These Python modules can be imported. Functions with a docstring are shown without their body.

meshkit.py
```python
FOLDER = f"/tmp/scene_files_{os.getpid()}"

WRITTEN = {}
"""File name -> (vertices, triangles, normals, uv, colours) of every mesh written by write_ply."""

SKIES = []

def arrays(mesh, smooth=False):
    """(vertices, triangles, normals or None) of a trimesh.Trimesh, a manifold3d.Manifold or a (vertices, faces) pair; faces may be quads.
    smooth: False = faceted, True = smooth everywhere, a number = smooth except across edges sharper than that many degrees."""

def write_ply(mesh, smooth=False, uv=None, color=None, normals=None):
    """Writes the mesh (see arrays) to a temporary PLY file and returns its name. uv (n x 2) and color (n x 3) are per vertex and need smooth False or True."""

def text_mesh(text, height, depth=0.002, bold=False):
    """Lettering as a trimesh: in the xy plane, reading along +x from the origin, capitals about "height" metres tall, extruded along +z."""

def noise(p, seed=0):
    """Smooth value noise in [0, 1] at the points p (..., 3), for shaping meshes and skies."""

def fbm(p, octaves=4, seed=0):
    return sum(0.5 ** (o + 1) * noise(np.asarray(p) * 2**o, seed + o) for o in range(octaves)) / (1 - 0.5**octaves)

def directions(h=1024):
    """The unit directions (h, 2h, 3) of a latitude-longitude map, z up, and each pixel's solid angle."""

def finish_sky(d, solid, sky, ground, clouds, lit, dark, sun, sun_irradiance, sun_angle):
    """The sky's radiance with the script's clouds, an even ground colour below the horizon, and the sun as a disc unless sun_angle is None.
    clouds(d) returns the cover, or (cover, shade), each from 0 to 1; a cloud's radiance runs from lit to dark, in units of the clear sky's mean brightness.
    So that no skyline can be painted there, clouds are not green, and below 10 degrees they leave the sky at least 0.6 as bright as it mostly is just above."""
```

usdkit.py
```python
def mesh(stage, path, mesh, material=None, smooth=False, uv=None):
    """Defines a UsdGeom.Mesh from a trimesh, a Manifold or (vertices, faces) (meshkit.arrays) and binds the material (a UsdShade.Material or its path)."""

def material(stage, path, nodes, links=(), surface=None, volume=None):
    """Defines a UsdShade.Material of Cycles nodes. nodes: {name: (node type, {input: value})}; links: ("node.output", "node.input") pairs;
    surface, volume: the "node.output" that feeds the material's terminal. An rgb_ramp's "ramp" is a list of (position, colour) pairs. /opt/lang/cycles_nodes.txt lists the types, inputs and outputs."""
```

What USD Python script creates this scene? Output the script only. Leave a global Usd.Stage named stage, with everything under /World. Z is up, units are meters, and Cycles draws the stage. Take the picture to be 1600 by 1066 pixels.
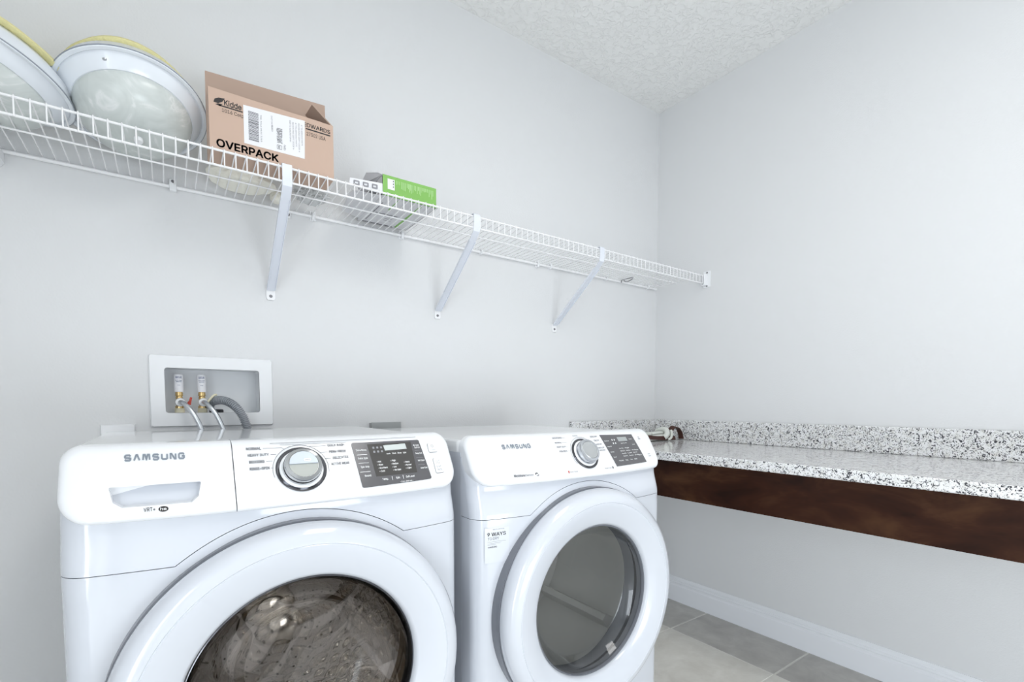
import math, random
import numpy as np, trimesh, manifold3d as m3, usdkit, meshkit
from shapely.geometry import Polygon, Point, box as sbox, LineString
from shapely import affinity
from pxr import Usd, UsdGeom, UsdLux, UsdShade, Gf, Sdf

random.seed(7); rng = np.random.default_rng(7)
stage = Usd.Stage.CreateInMemory()
UsdGeom.SetStageUpAxis(stage, UsdGeom.Tokens.z); UsdGeom.SetStageMetersPerUnit(stage, 1.0)
UsdGeom.Xform.Define(stage, '/World'); UsdGeom.Scope.Define(stage, '/World/Looks')

# ------------------------------------------------------------------ camera
YAW, PITCH, ROLL = math.radians(35.2328), math.radians(-3.2602), math.radians(0.0454)
FPX, CY, CAMH = 757.91, 674.9, 1.1078
Fw = np.array([math.sin(YAW)*math.cos(PITCH), math.cos(YAW)*math.cos(PITCH), math.sin(PITCH)])
Rt = np.array([math.cos(YAW), -math.sin(YAW), 0.0]); Up = np.cross(Rt, Fw)
c_, s_ = math.cos(ROLL), math.sin(ROLL); Rt, Up = c_*Rt + s_*Up, -s_*Rt + c_*Up
cam = UsdGeom.Camera.Define(stage, '/World/camera')
mat4 = Gf.Matrix4d(*Rt, 0, *Up, 0, *(-Fw), 0, 0, 0, CAMH, 1)
cam.AddTransformOp().Set(mat4)
cam.CreateHorizontalApertureAttr(36.0); cam.CreateVerticalApertureAttr(36.0*1066/1600)
cam.CreateFocalLengthAttr(FPX/1600*36.0)
cam.CreateVerticalApertureOffsetAttr((CY-533.0)*36.0/1600)
cam.CreateClippingRangeAttr(Gf.Vec2f(0.02, 100))
cam.CreateExposureAttr(0.45)

# ------------------------------------------------------------------ light: hall daylight through the doorway behind the viewer, ceiling lamp (in its builder), soft sky outside, added low fill light in the front wall
CORNER_X, CORNER_Y, CEIL, LEFT_X, FRONT_Y = 2.3134, 1.8354, 2.743, -1.25, -1.75
def rect_light(name, loc, rot, w, h, inten, col):
    l = UsdLux.RectLight.Define(stage, '/World/' + name)
    l.AddTranslateOp().Set(Gf.Vec3d(*loc)); l.AddRotateXYZOp().Set(Gf.Vec3f(*rot))
    l.CreateWidthAttr(w); l.CreateHeightAttr(h); l.CreateIntensityAttr(inten); l.CreateColorAttr(Gf.Vec3f(*col))
    return l
rect_light('added_low_fill', (0.95, FRONT_Y-0.20, 0.50), (90, 0, 0), 1.15, .85, 5.2, (0.86, 0.93, 1.0))  # unseen fill light, added to brighten the floor and low surfaces
rect_light('hall_daylight', (LEFT_X-0.30, -1.10, 1.05), (90, 0, -90), 1.0, 2.0, 5.3, (0.86, 0.93, 1.0))
rect_light('ceiling_fluorescent', (0.85, -0.05, CEIL-.0625), (0, 0, 0), .56, 1.16, 5.5, (1.0, 0.985, 0.96))
dome = UsdLux.DomeLight.Define(stage, '/World/sky'); dome.CreateIntensityAttr(0.3); dome.CreateColorAttr(Gf.Vec3f(0.9, 0.95, 1.0))

# ------------------------------------------------------------------ materials
def M(name, nodes, links=(), surface='p.BSDF'):
    return usdkit.material(stage, '/World/Looks/' + name, nodes, links, surface=surface)
def plain(name, col, rough=0.5, metal=0.0, **kw):
    d = dict(base_color=col, roughness=rough, metallic=metal); d.update(kw)
    return M(name, {'p': ('principled_bsdf', d)})
def bumpy(name, col, rough, scale, dist, strength=0.5, detail=3.0, **kw):
    d = dict(base_color=col, roughness=rough); d.update(kw)
    return M(name, {'g': ('geometry', {}), 'n': ('noise_texture', dict(scale=scale, detail=detail)),
                    'b': ('bump', dict(strength=strength, distance=dist)), 'p': ('principled_bsdf', d)},
             [('g.position', 'n.vector'), ('n.fac', 'b.height'), ('b.normal', 'p.normal')])
wall_m = bumpy('wall_paint', (.785, .79, .795), .75, 170, .0016, .35)
ceil_m = M('ceiling_paint', {'g': ('geometry', {}), 'n': ('noise_texture', dict(scale=38.0, detail=4.0, roughness=.6, distortion=.6)),
        'r': ('rgb_ramp', {'ramp': [(.42, (0, 0, 0)), (.52, (1, 1, 1)), (1, (1, 1, 1))]}),
        'b': ('bump', dict(strength=.55, distance=.004)), 'p': ('principled_bsdf', dict(base_color=(.92, .92, .905), roughness=.85))},
        [('g.position', 'n.vector'), ('n.fac', 'r.fac'), ('r.color', 'b.height'), ('b.normal', 'p.normal')])
trim_m = plain('trim_white', (.90, .915, .945), .35)
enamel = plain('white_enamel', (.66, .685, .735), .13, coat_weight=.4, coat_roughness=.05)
enamel_top = plain('lit_top_enamel', (.88, .89, .90), .12, coat_weight=.5, coat_roughness=.03)  # paler than the body enamel: light on the upward face put into the colour
fascia_mat = plain('lit_white_fascia', (.87, .88, .90), .16, coat_weight=.3, coat_roughness=.05)  # whiter than the front panels: overhead light on the console put into the colour
plastic_w = plain('white_plastic', (.92, .93, .945), .25)
wire_m = plain('white_vinyl', (.94, .94, .95), .42)
ring_dark = plain('slate_trim', (.19, .20, .225), .3)
dark_gap = plain('dark_gap', (.03, .03, .035), .6)
brace_m = plain('brace_enamel', (.80, .83, .90), .35)
chrome = plain('chrome', (.50, .51, .52), .10, 1.0)
satin = plain('satin_chrome', (.64, .66, .69), .26, 1.0)
dial_low = plain('dial_face_lower', (.40, .415, .39), .45, .2)  # darker reflection on the lower half put into the colour
dial_high = plain('dial_face_upper', (.50, .55, .62), .42, .25)  # bluish reflection on the upper half put into the colour
knob_face = plain('silver_face', (.62, .63, .63), .28, .9)
dark_chrome = plain('dark_chrome', (.12, .12, .13), .12, .9)
panel_m = plain('smoke_panel', (.115, .112, .118), .22)
panel2_m = plain('smoke_panel_inner', (.070, .066, .062), .12)
lcd_m = plain('lcd_window', (.62, .66, .64), .25)
ink_grey = plain('ink_grey', (.16, .16, .175), .6, specular_ior_level=.1)
ink_mid = plain('ink_mid', (.32, .32, .34), .6, specular_ior_level=.1)
ink_logo = plain('ink_logo', (.22, .25, .29), .4)
ink_light = plain('ink_light', (.88, .88, .88), .5)
ink_dark = plain('ink_dark', (.035, .03, .03), .6)
ink_blue = plain('ink_blue', (.10, .12, .25), .6)
ink_red = plain('ink_red', (.55, .12, .10), .6)
rubber = plain('gasket_rubber', (.10, .07, .045), .35)
steel = plain('drum_steel', (.92, .90, .88), .10, 1.0)
rib_m = plain('brown_reflection_rib', (.085, .055, .03), .14, .6)  # brown reflections in the door glass put into the rib colour
steel_back = plain('drum_back', (.94, .93, .97), .35, .1)
dryer_drum = plain('dryer_drum', (.82, .82, .80), .35, .1)
hole_m = plain('hole_dark', (.01, .01, .01), .8)
def pane(name, tint, gl=1.0):
    return M(name, {'t': ('transparent_bsdf', dict(color=tint)), 'g': ('glossy_bsdf', dict(color=(gl, gl, gl), roughness=.01)),
                    'f': ('fresnel', dict(IOR=1.5)), 'm': ('mix_closure', {})},
             [('f.fac', 'm.fac'), ('t.BSDF', 'm.closure1'), ('g.BSDF', 'm.closure2')], surface='m.closure')
washer_glass = M('washer_glass', {'t': ('transparent_bsdf', dict(color=(1.0, .985, .965))), 'rf': ('refraction_bsdf', dict(color=(.97, .94, .90), IOR=1.45, roughness=0.0)), 'g': ('glossy_bsdf', dict(color=(.8, .8, .8), roughness=.01)),
    'f': ('fresnel', dict(IOR=1.28)), 'm': ('mix_closure', {}), 'q': ('mix_closure', dict(fac=.50))},
    [('t.BSDF', 'q.closure1'), ('rf.BSDF', 'q.closure2'), ('f.fac', 'm.fac'), ('q.closure', 'm.closure1'), ('g.BSDF', 'm.closure2')], surface='m.closure')
dryer_glass = pane('dryer_glass', (.95, .95, .94))
def granite():
    return M('granite', {'g': ('geometry', {}),
        'n0': ('noise_texture', dict(scale=55.0, detail=3.0)),
        'n1': ('noise_texture', dict(scale=105.0, detail=3.0, roughness=.55, distortion=1.6)),
        'n2': ('noise_texture', dict(scale=230.0, detail=2.0, distortion=.8)),
        'r0': ('rgb_ramp', {'ramp': [(.3, (.76, .75, .72)), (.5, (.88, .88, .88)), (.75, (.92, .92, .94))]}),
        'r1': ('rgb_ramp', {'ramp': [(0, (.0, .0, .0)), (.405, (0, 0, 0)), (.45, (1, 1, 1)), (1, (1, 1, 1))]}),
        'r2': ('rgb_ramp', {'ramp': [(0, (.2, .2, .2)), (.34, (.25, .25, .25)), (.40, (1, 1, 1)), (1, (1, 1, 1))]}),
        'd': ('mix', dict(color1=(.07, .07, .08))), 'e': ('mix', dict(mix_type='multiply', fac=1.0)),
        'p': ('principled_bsdf', dict(roughness=.12))},
        [('g.position', 'n0.vector'), ('g.position', 'n1.vector'), ('g.position', 'n2.vector'), ('n0.fac', 'r0.fac'), ('n1.fac', 'r1.fac'),
         ('n2.fac', 'r2.fac'), ('r1.color', 'd.fac'), ('r0.color', 'd.color2'), ('d.color', 'e.color1'), ('r2.color', 'e.color2'), ('e.color', 'p.base_color')])
granite_m = granite()
wood_m = M('dark_wood', {'g': ('geometry', {}), 'mp': ('mapping', dict(scale=(3, 1.6, 4))), 'n': ('noise_texture', dict(scale=3.0, detail=5.0, roughness=.6, distortion=.5)),
        'r': ('rgb_ramp', {'ramp': [(.28, (.013, .003, .001)), (.5, (.034, .010, .004)), (.72, (.075, .032, .013))]}),
        'p': ('principled_bsdf', dict(roughness=.42, specular_ior_level=.22))},
        [('g.position', 'mp.vector'), ('mp.vector', 'n.vector'), ('n.fac', 'r.fac'), ('r.color', 'p.base_color')])
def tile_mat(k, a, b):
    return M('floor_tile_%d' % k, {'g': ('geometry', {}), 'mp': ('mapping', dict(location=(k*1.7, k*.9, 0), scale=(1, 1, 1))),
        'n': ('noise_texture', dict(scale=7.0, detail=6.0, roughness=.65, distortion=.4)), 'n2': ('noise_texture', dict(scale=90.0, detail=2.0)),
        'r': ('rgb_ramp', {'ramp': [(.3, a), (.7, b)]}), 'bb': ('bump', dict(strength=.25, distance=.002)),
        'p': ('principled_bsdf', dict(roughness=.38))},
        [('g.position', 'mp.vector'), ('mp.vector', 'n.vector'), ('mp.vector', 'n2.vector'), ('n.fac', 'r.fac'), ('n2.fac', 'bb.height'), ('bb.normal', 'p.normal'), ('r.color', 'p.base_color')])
tile_ms = [tile_mat(0, (.46, .44, .41), (.66, .64, .60)), tile_mat(1, (.44, .42, .395), (.63, .61, .57)), tile_mat(2, (.66, .63, .57), (.86, .84, .78))]  # last tone is the lit floor, the first two the shaded floor
grout_m = plain('grout', (.82, .80, .75), .9)
card_m = bumpy('cardboard', (.60, .435, .345), .85, 60, .001, .3)
card_in = bumpy('cardboard_inside', (.48, .35, .28), .9, 60, .001, .3)
paper_m = plain('label_paper', (.86, .86, .89), .6)
carton_grey = plain('carton_white', (.74, .74, .76), .55)
carton_green = plain('carton_green', (.23, .50, .11), .5)
carton_pale = plain('carton_pale_green', (.50, .74, .36), .5)
yellow_foam = bumpy('glass_wool', (.86, .80, .42), .95, 120, .004, .7)
cream_foam = bumpy('cream_foam', (.93, .91, .82), .95, 70, .004, .6)
foil_m = plain('grey_foil', (.66, .67, .67), .3, .15)
pan_m = plain('fixture_enamel', (.84, .88, .93), .22, coat_weight=.3)
bead_m = plain('rim_bead', (.30, .33, .38), .3)
alabaster = M('alabaster_glass', {'g': ('geometry', {}), 'n': ('noise_texture', dict(scale=9.0, detail=4.0, roughness=.55, distortion=2.2)),
        'r': ('rgb_ramp', {'ramp': [(.3, (.60, .64, .62)), (.55, (.69, .73, .71)), (.62, (.82, .84, .83)), (.68, (.70, .74, .72)), (1, (.72, .75, .72))]}),
        'p': ('principled_bsdf', dict(roughness=.22))}, [('g.position', 'n.vector'), ('n.fac', 'r.fac'), ('r.color', 'p.base_color')])
brass = plain('brass', (.72, .52, .24), .25, 1.0)
drain_m = plain('drain_hose_grey', (.33, .35, .38), .45)
red_m = plain('red_handle', (.55, .06, .035), .45)
tub_m = plain('outlet_tub', (.86, .88, .90), .35)
cream_m = plain('cream_plastic', (.82, .77, .58), .5)
steel_plate = plain('steel_plate', (.42, .43, .43), .35, .8)
strap_m = plain('brown_strap', (.060, .018, .010), .5)
cordw_m = plain('white_cord', (.80, .82, .76), .5)
hook_m = plain('grey_hook', (.22, .22, .23), .35, .8)

# ------------------------------------------------------------------ helpers
_used = {}
def numbered(parent, name):
    k = (parent, name); n = _used.get(k, -1) + 1; _used[k] = n
    return name if n == 0 else '%s_%03d' % (name, n)
class T:                                             # a thing (or a part holding sub-parts): its path and world offset
    def __init__(s, path, loc): s.path, s.loc = path, np.asarray(loc, float)
def tag(prim, label=None, cat=None, group=None, kind=None):
    for k, v in (('label', label), ('category', cat), ('group', group), ('kind', kind)):
        if v: prim.SetCustomDataByKey(k, v)
def thing(name, label, cat, loc=(0, 0, 0), group=None, kind=None):
    p = '/World/' + numbered('/World', name)
    x = UsdGeom.Xform.Define(stage, p); x.AddTranslateOp().Set(Gf.Vec3d(*map(float, loc)))
    tag(x.GetPrim(), label, cat, group, kind)
    return T(p, loc)
def shift(mesh, d):
    v, f, _ = meshkit.arrays(mesh); return (v + np.asarray(d, float), f)
def TM(mesh):
    if isinstance(mesh, trimesh.Trimesh): return mesh
    v, f, _ = meshkit.arrays(mesh); return trimesh.Trimesh(v, f, process=False)
def part(t, name, mesh, mat, smooth=30, label=None, kind=None, local=False):
    """mesh in world coordinates (or the thing's own when local) as a child of t"""
    p = t.path + '/' + numbered(t.path, name)
    tm = TM(mesh)
    if not local: tm = trimesh.Trimesh(np.asarray(tm.vertices) - t.loc, tm.faces, process=False)
    g = usdkit.mesh(stage, p, tm, mat, smooth=smooth)
    tag(g.GetPrim(), label, None, None, kind)
    return T(p, t.loc)
def solo(name, mesh, mat, label, cat, smooth=30, group=None, kind=None):
    p = '/World/' + numbered('/World', name)
    g = usdkit.mesh(stage, p, TM(mesh), mat, smooth=smooth); tag(g.GetPrim(), label, cat, group, kind)
    return T(p, (0, 0, 0))
def cat(*ms): return trimesh.util.concatenate([TM(m) for m in ms])
def bx(x0, x1, y0, y1, z0, z1, r=0.0):
    if r <= 0:
        b = trimesh.creation.box((x1-x0, y1-y0, z1-z0)); b.apply_translation(((x0+x1)/2, (y0+y1)/2, (z0+z1)/2)); return b
    s = m3.Manifold.sphere(r, 12)
    return TM(m3.Manifold.batch_hull([s.translate((a, b, c)) for a in (x0+r, x1-r) for b in (y0+r, y1-r) for c in (z0+r, z1-r)]))
def frames(P):
    P = np.asarray(P, float); t = np.gradient(P, axis=0); t /= np.linalg.norm(t, axis=1, keepdims=True)
    u = np.cross(t[0], [0, 0, 1.0]) if abs(t[0][2]) < .9 else np.cross(t[0], [1.0, 0, 0])
    u /= np.linalg.norm(u); U = [u]
    for k in range(1, len(P)):
        u = u - t[k]*(u @ t[k]); u = u/np.linalg.norm(u); U.append(u)
    U = np.array(U); return t, U, np.cross(t, U)
def tube(P, r, n=8):
    P = np.asarray(P, float); r = np.broadcast_to(r, len(P)); t, U, V = frames(P)
    a = np.linspace(0, 2*np.pi, n, endpoint=False)
    v = (P[:, None] + r[:, None, None]*(np.cos(a)[None, :, None]*U[:, None] + np.sin(a)[None, :, None]*V[:, None])).reshape(-1, 3)
    f = []
    for k in range(len(P)-1):
        for i in range(n):
            j = (i+1) % n; f += [(k*n+i, k*n+j, (k+1)*n+j), (k*n+i, (k+1)*n+j, (k+1)*n+i)]
    for i in range(1, n-1): f += [(0, i+1, i), ((len(P)-1)*n, (len(P)-1)*n+i, (len(P)-1)*n+i+1)]
    return trimesh.Trimesh(v, f, process=False)
def ribbon(P, w, th, side):
    """flat strip along P, width w along the given side direction(s), thickness th"""
    P = np.asarray(P, float); t = np.gradient(P, axis=0); t /= np.linalg.norm(t, axis=1, keepdims=True)
    s = np.broadcast_to(np.asarray(side, float), P.shape); s = s - t*(s*t).sum(1, keepdims=True); s = s/np.linalg.norm(s, axis=1, keepdims=True)
    nn = np.cross(t, s); v = []
    for k in range(len(P)):
        for a, b in ((-1, -1), (1, -1), (1, 1), (-1, 1)): v.append(P[k] + s[k]*a*w/2 + nn[k]*b*th/2)
    f = []
    for k in range(len(P)-1):
        for i in range(4):
            j = (i+1) % 4; f += [(4*k+i, 4*k+j, 4*k+4+j), (4*k+i, 4*k+4+j, 4*k+4+i)]
    e = 4*(len(P)-1); f += [(0, 2, 1), (0, 3, 2), (e, e+1, e+2), (e, e+2, e+3)]
    return trimesh.Trimesh(v, f, process=False)
def spline(P, n=60):
    from scipy.interpolate import CubicSpline
    P = np.asarray(P, float); d = np.r_[0, np.cumsum(np.linalg.norm(np.diff(P, axis=0), axis=1))]
    return CubicSpline(d, P)(np.linspace(0, d[-1], n))
def lathe(prof, n=96, axis='y', closed=False):
    """prof: (r, h) points; turned about the axis through the origin; h runs along the axis"""
    prof = np.asarray(prof, float); a = np.linspace(0, 2*np.pi, n, endpoint=False); m = len(prof)
    r, h = prof[:, 0], prof[:, 1]
    x = r[:, None]*np.cos(a); z = r[:, None]*np.sin(a); y = np.repeat(h[:, None], n, 1)
    v = np.stack([x, y, z] if axis == 'y' else [x, z, y], -1).reshape(-1, 3); f = []
    for k in range(m if closed else m-1):
        k2 = (k+1) % m
        for i in range(n):
            j = (i+1) % n; f += [(k*n+i, k2*n+i, k2*n+j), (k*n+i, k2*n+j, k*n+j)]
    f = np.array(f)
    return trimesh.Trimesh(v, f, process=False)
def fix(tm):
    tm = trimesh.Trimesh(tm.vertices, tm.faces, process=True); tm.update_faces(tm.nondegenerate_faces()); trimesh.repair.fix_normals(tm); return tm
def mani(tm):
    return m3.Manifold(m3.Mesh(np.asarray(tm.vertices, np.float32), np.asarray(tm.faces, np.uint32)))
def extrude(poly, h):
    ps = getattr(poly, 'geoms', [poly]); return trimesh.util.concatenate([trimesh.creation.extrude_polygon(g, h, engine='earcut') for g in ps])
def extrude_y(poly, y0, y1):
    """polygon in (x, z) extruded along y"""
    e = extrude(poly, y1-y0); v = np.asarray(e.vertices); w = np.stack([v[:, 0], y1 - v[:, 2], v[:, 1]], -1)
    return trimesh.Trimesh(w, e.faces, process=False)
def extrude_x(poly, x0, x1):
    """polygon in (y, z) extruded along x"""
    e = extrude(poly, x1-x0); v = np.asarray(e.vertices); w = np.stack([x0 + v[:, 2], v[:, 0], v[:, 1]], -1)
    return trimesh.Trimesh(w, e.faces, process=False)
def extrude_z(poly, z0, z1):
    e = extrude(poly, z1-z0); e.apply_translation((0, 0, z0)); return e
def rrect(x0, x1, y0, y1, r): return sbox(x0+r, y0+r, x1-r, y1-r).buffer(r, quad_segs=6)
def txt(s, height, depth=.0003, bold=False, width=None):
    m = meshkit.text_mesh(s, height, depth, bold)
    if width:
        k = width/max(m.vertices[:, 0].max() - m.vertices[:, 0].min(), 1e-6); m.vertices[:, 0] *= k
    m.vertices[:, 0] -= m.vertices[:, 0].min(); return m
def place(m, o, u, v, w=None):
    """map a flat mesh (x, y, z) onto origin o with axes u, v and outward normal"""
    u, v = np.asarray(u, float), np.asarray(v, float); w = np.cross(u, v) if w is None else np.asarray(w, float)
    p = np.asarray(m.vertices); q = np.asarray(o, float) + p[:, :1]*u + p[:, 1:2]*v + p[:, 2:3]*w
    return trimesh.Trimesh(q, m.faces, process=False)
Zc = np.array([0, 0, 1.0])

# ------------------------------------------------------------------ room shell
def struct(name, mesh, mat, label, cat, smooth=False): return solo(name, mesh, mat, label, cat, smooth, kind='structure')
X1, Y1 = CORNER_X, CORNER_Y
BOX = (-.047, .2915, 1.0365, 1.2585); OPEN = (-.0085, .2505, 1.0795, 1.2185)
wall = sbox(LEFT_X-.12, -.02, X1+.12, CEIL).difference(rrect(OPEN[0]-.004, OPEN[1]+.004, OPEN[2]-.004, OPEN[3]+.004, .008))
struct('wall_back', extrude_y(wall, Y1, Y1+.12), wall_m, 'pale grey painted wall behind the washer and dryer', 'wall')
struct('wall_right', bx(X1, X1+.12, FRONT_Y-.12, Y1, -.02, CEIL), wall_m, 'pale grey painted wall above the granite counter', 'wall')
lw = sbox(FRONT_Y-.12, -.02, Y1, CEIL).difference(sbox(-1.60, 0, -.60, 2.08))
struct('wall_left', fix(extrude_x(lw, LEFT_X-.12, LEFT_X)), wall_m, 'pale grey wall with a doorway beyond the left end of the wire shelf', 'wall')
fw = sbox(LEFT_X, -.02, X1, CEIL).difference(sbox(.36, .05, 1.54, .95))  # opening added for the low fill light
struct('wall_front', extrude_y(fw, FRONT_Y-.12, FRONT_Y), wall_m, 'pale grey wall behind the viewer with a low opening added for fill light', 'wall')
casing = sbox(.29, -.0, 1.61, 1.02).difference(sbox(.36, .05, 1.54, .95))
struct('trim_1', extrude_y(casing, FRONT_Y, FRONT_Y+.015), trim_m, 'white casing around the low opening added for fill light', 'window trim')  # casing belongs to the added opening
struct('ceiling', bx(LEFT_X-.12, X1+.12, FRONT_Y-.12, Y1+.12, CEIL, CEIL+.1), ceil_m, 'white ceiling with a fine knockdown texture', 'ceiling')
fl = thing('floor', 'beige stone-look tile floor with pale grout lines', 'floor', (0, 0, 0), kind='structure')
part(fl, 'grout_bed', bx(LEFT_X, X1, FRONT_Y-.12, Y1, -.02, -.0009), grout_m, False)
px, py, gx, gy, gap = .503, .503, 1.993, 1.459, .0065
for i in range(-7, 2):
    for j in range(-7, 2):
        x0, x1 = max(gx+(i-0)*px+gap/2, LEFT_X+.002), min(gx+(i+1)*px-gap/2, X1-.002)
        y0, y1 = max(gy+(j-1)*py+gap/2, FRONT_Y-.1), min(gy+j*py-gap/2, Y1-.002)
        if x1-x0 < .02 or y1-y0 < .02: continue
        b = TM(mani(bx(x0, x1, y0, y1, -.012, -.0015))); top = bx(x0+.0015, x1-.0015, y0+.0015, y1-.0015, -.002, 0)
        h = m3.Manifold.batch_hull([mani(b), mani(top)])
        part(fl, 'tile', h, tile_ms[rng.integers(2) if i >= 0 else 2], False)  # shade beside the counter put into the tile colour, by column
bp = Polygon([(0, 0), (.017, 0), (.017, .088), (.0125, .095), (.0125, .103), (.0145, .107), (.0110, .114), (.0080, .116), (.0080, .124), (.0045, .132), (.0035, .135), (0, .136)])
bbr = extrude_x(affinity.scale(bp, -1, 1, origin=(0, 0)), 0, 1)      # profile: -depth, z
def base_run(mesh, L, kind):
    v = np.asarray(mesh.vertices)
    if kind == 'right': w = np.stack([X1 + v[:, 1], FRONT_Y + v[:, 0]*(Y1-FRONT_Y), v[:, 2]], -1)
    else: w = np.stack([LEFT_X + v[:, 0]*(X1-.015-LEFT_X), Y1 + v[:, 1], v[:, 2]], -1)
    return fix(trimesh.Trimesh(w, mesh.faces, process=False))
struct('baseboard_right', base_run(bbr, 0, 'right'), trim_m, 'white moulded baseboard along the wall under the counter', 'baseboard')
struct('baseboard_back', base_run(bbr, 0, 'back'), trim_m, 'white moulded baseboard behind the machines', 'baseboard')

# ------------------------------------------------------------------ ceiling light fixture above the viewer
cl = thing('ceiling_light', 'white framed fluorescent panel light on the ceiling above the viewer', 'ceiling light', (.85, -.05, CEIL))
part(cl, 'frame', shift(cat(bx(-.31, .31, -.61, .61, -.055, -.0005, .004), bx(-.31, -.285, -.61, .61, -.07, -.05), bx(.285, .31, -.61, .61, -.07, -.05), bx(-.285, .285, -.61, -.585, -.07, -.05), bx(-.285, .285, .585, .61, -.07, -.05)), (.85, -.05, CEIL)), pan_m, 25)

# ------------------------------------------------------------------ granite counter
CX = 1.637
top_poly = sbox(CX, FRONT_Y+.02, X1, Y1)
def chamfer_top(x0, x1, y0, y1, z0, z1, c=.003):
    return TM(m3.Manifold.batch_hull([mani(bx(x0+c, x1-c, y0+c, y1-c, z0, z1)), mani(bx(x0, x1, y0, y1, z0+c, z1-c))]))
solo('countertop', chamfer_top(CX, X1-.001, FRONT_Y+.03, Y1-.001, .880, .9145), granite_m, 'speckled white and grey granite countertop along the right wall', 'countertop')
solo('backsplash', chamfer_top(X1-.021, X1-.001, FRONT_Y+.03, Y1-.0225, .9148, 1.0205), granite_m, 'long speckled granite backsplash strip on the right wall', 'backsplash')
solo('backsplash', chamfer_top(CX+.012, X1-.001, Y1-.0215, Y1-.001, .9148, 1.0205), granite_m, 'short speckled granite backsplash strip on the wall behind the dryer', 'backsplash')
ap = thing('counter_apron', 'dark stained wooden apron board under the granite counter', 'apron board', (1.66, 0, .73))
part(ap, 'front_board', bx(1.660, 1.679, FRONT_Y+.05, Y1-.02, .7275, .8795, .001), wood_m, False)
part(ap, 'cleat', bx(1.679, X1-.03, Y1-.045, Y1-.025, .80, .8795), wood_m, False)

# ------------------------------------------------------------------ laundry machines
HW, BACK = .343, .79
Z0, Z1 = .921, 1.041
def bow(x): return .032*np.abs(np.asarray(x)/HW)**2.4
def cbase(z):
    w = np.clip((np.asarray(z, float)-.922)/.116, 0, 1.05); return -.006 + .066*w**1.1
def console_y(x, z): return cbase(z) + bow(x)
def on_console(m, lift=.0004):
    """a flat mesh with x, y = console (x, z) and z = height above the surface, laid onto the console face"""
    p = np.asarray(m.vertices); x, z, h = p[:, 0], p[:, 1], p[:, 2] + lift; e = 1e-4
    y = console_y(x, z); gx_ = (console_y(x+e, z)-console_y(x-e, z))/(2*e); gz_ = (console_y(x, z+e)-console_y(x, z-e))/(2*e)
    n = np.stack([gx_, -np.ones_like(x), gz_], -1); n /= np.linalg.norm(n, axis=1, keepdims=True)
    return trimesh.Trimesh(np.stack([x, y, z], -1) + n*h[:, None], m.faces, process=False)
def on_front(m, lift=.0004):
    p = np.asarray(m.vertices); x, z, h = p[:, 0], p[:, 1], p[:, 2] + lift
    return trimesh.Trimesh(np.stack([x, bow(x) - h, z], -1), m.faces, process=False)
def at2(m, x, z):
    m = m.copy(); m.vertices[:, 0] += x; m.vertices[:, 1] += z; return m
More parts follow.
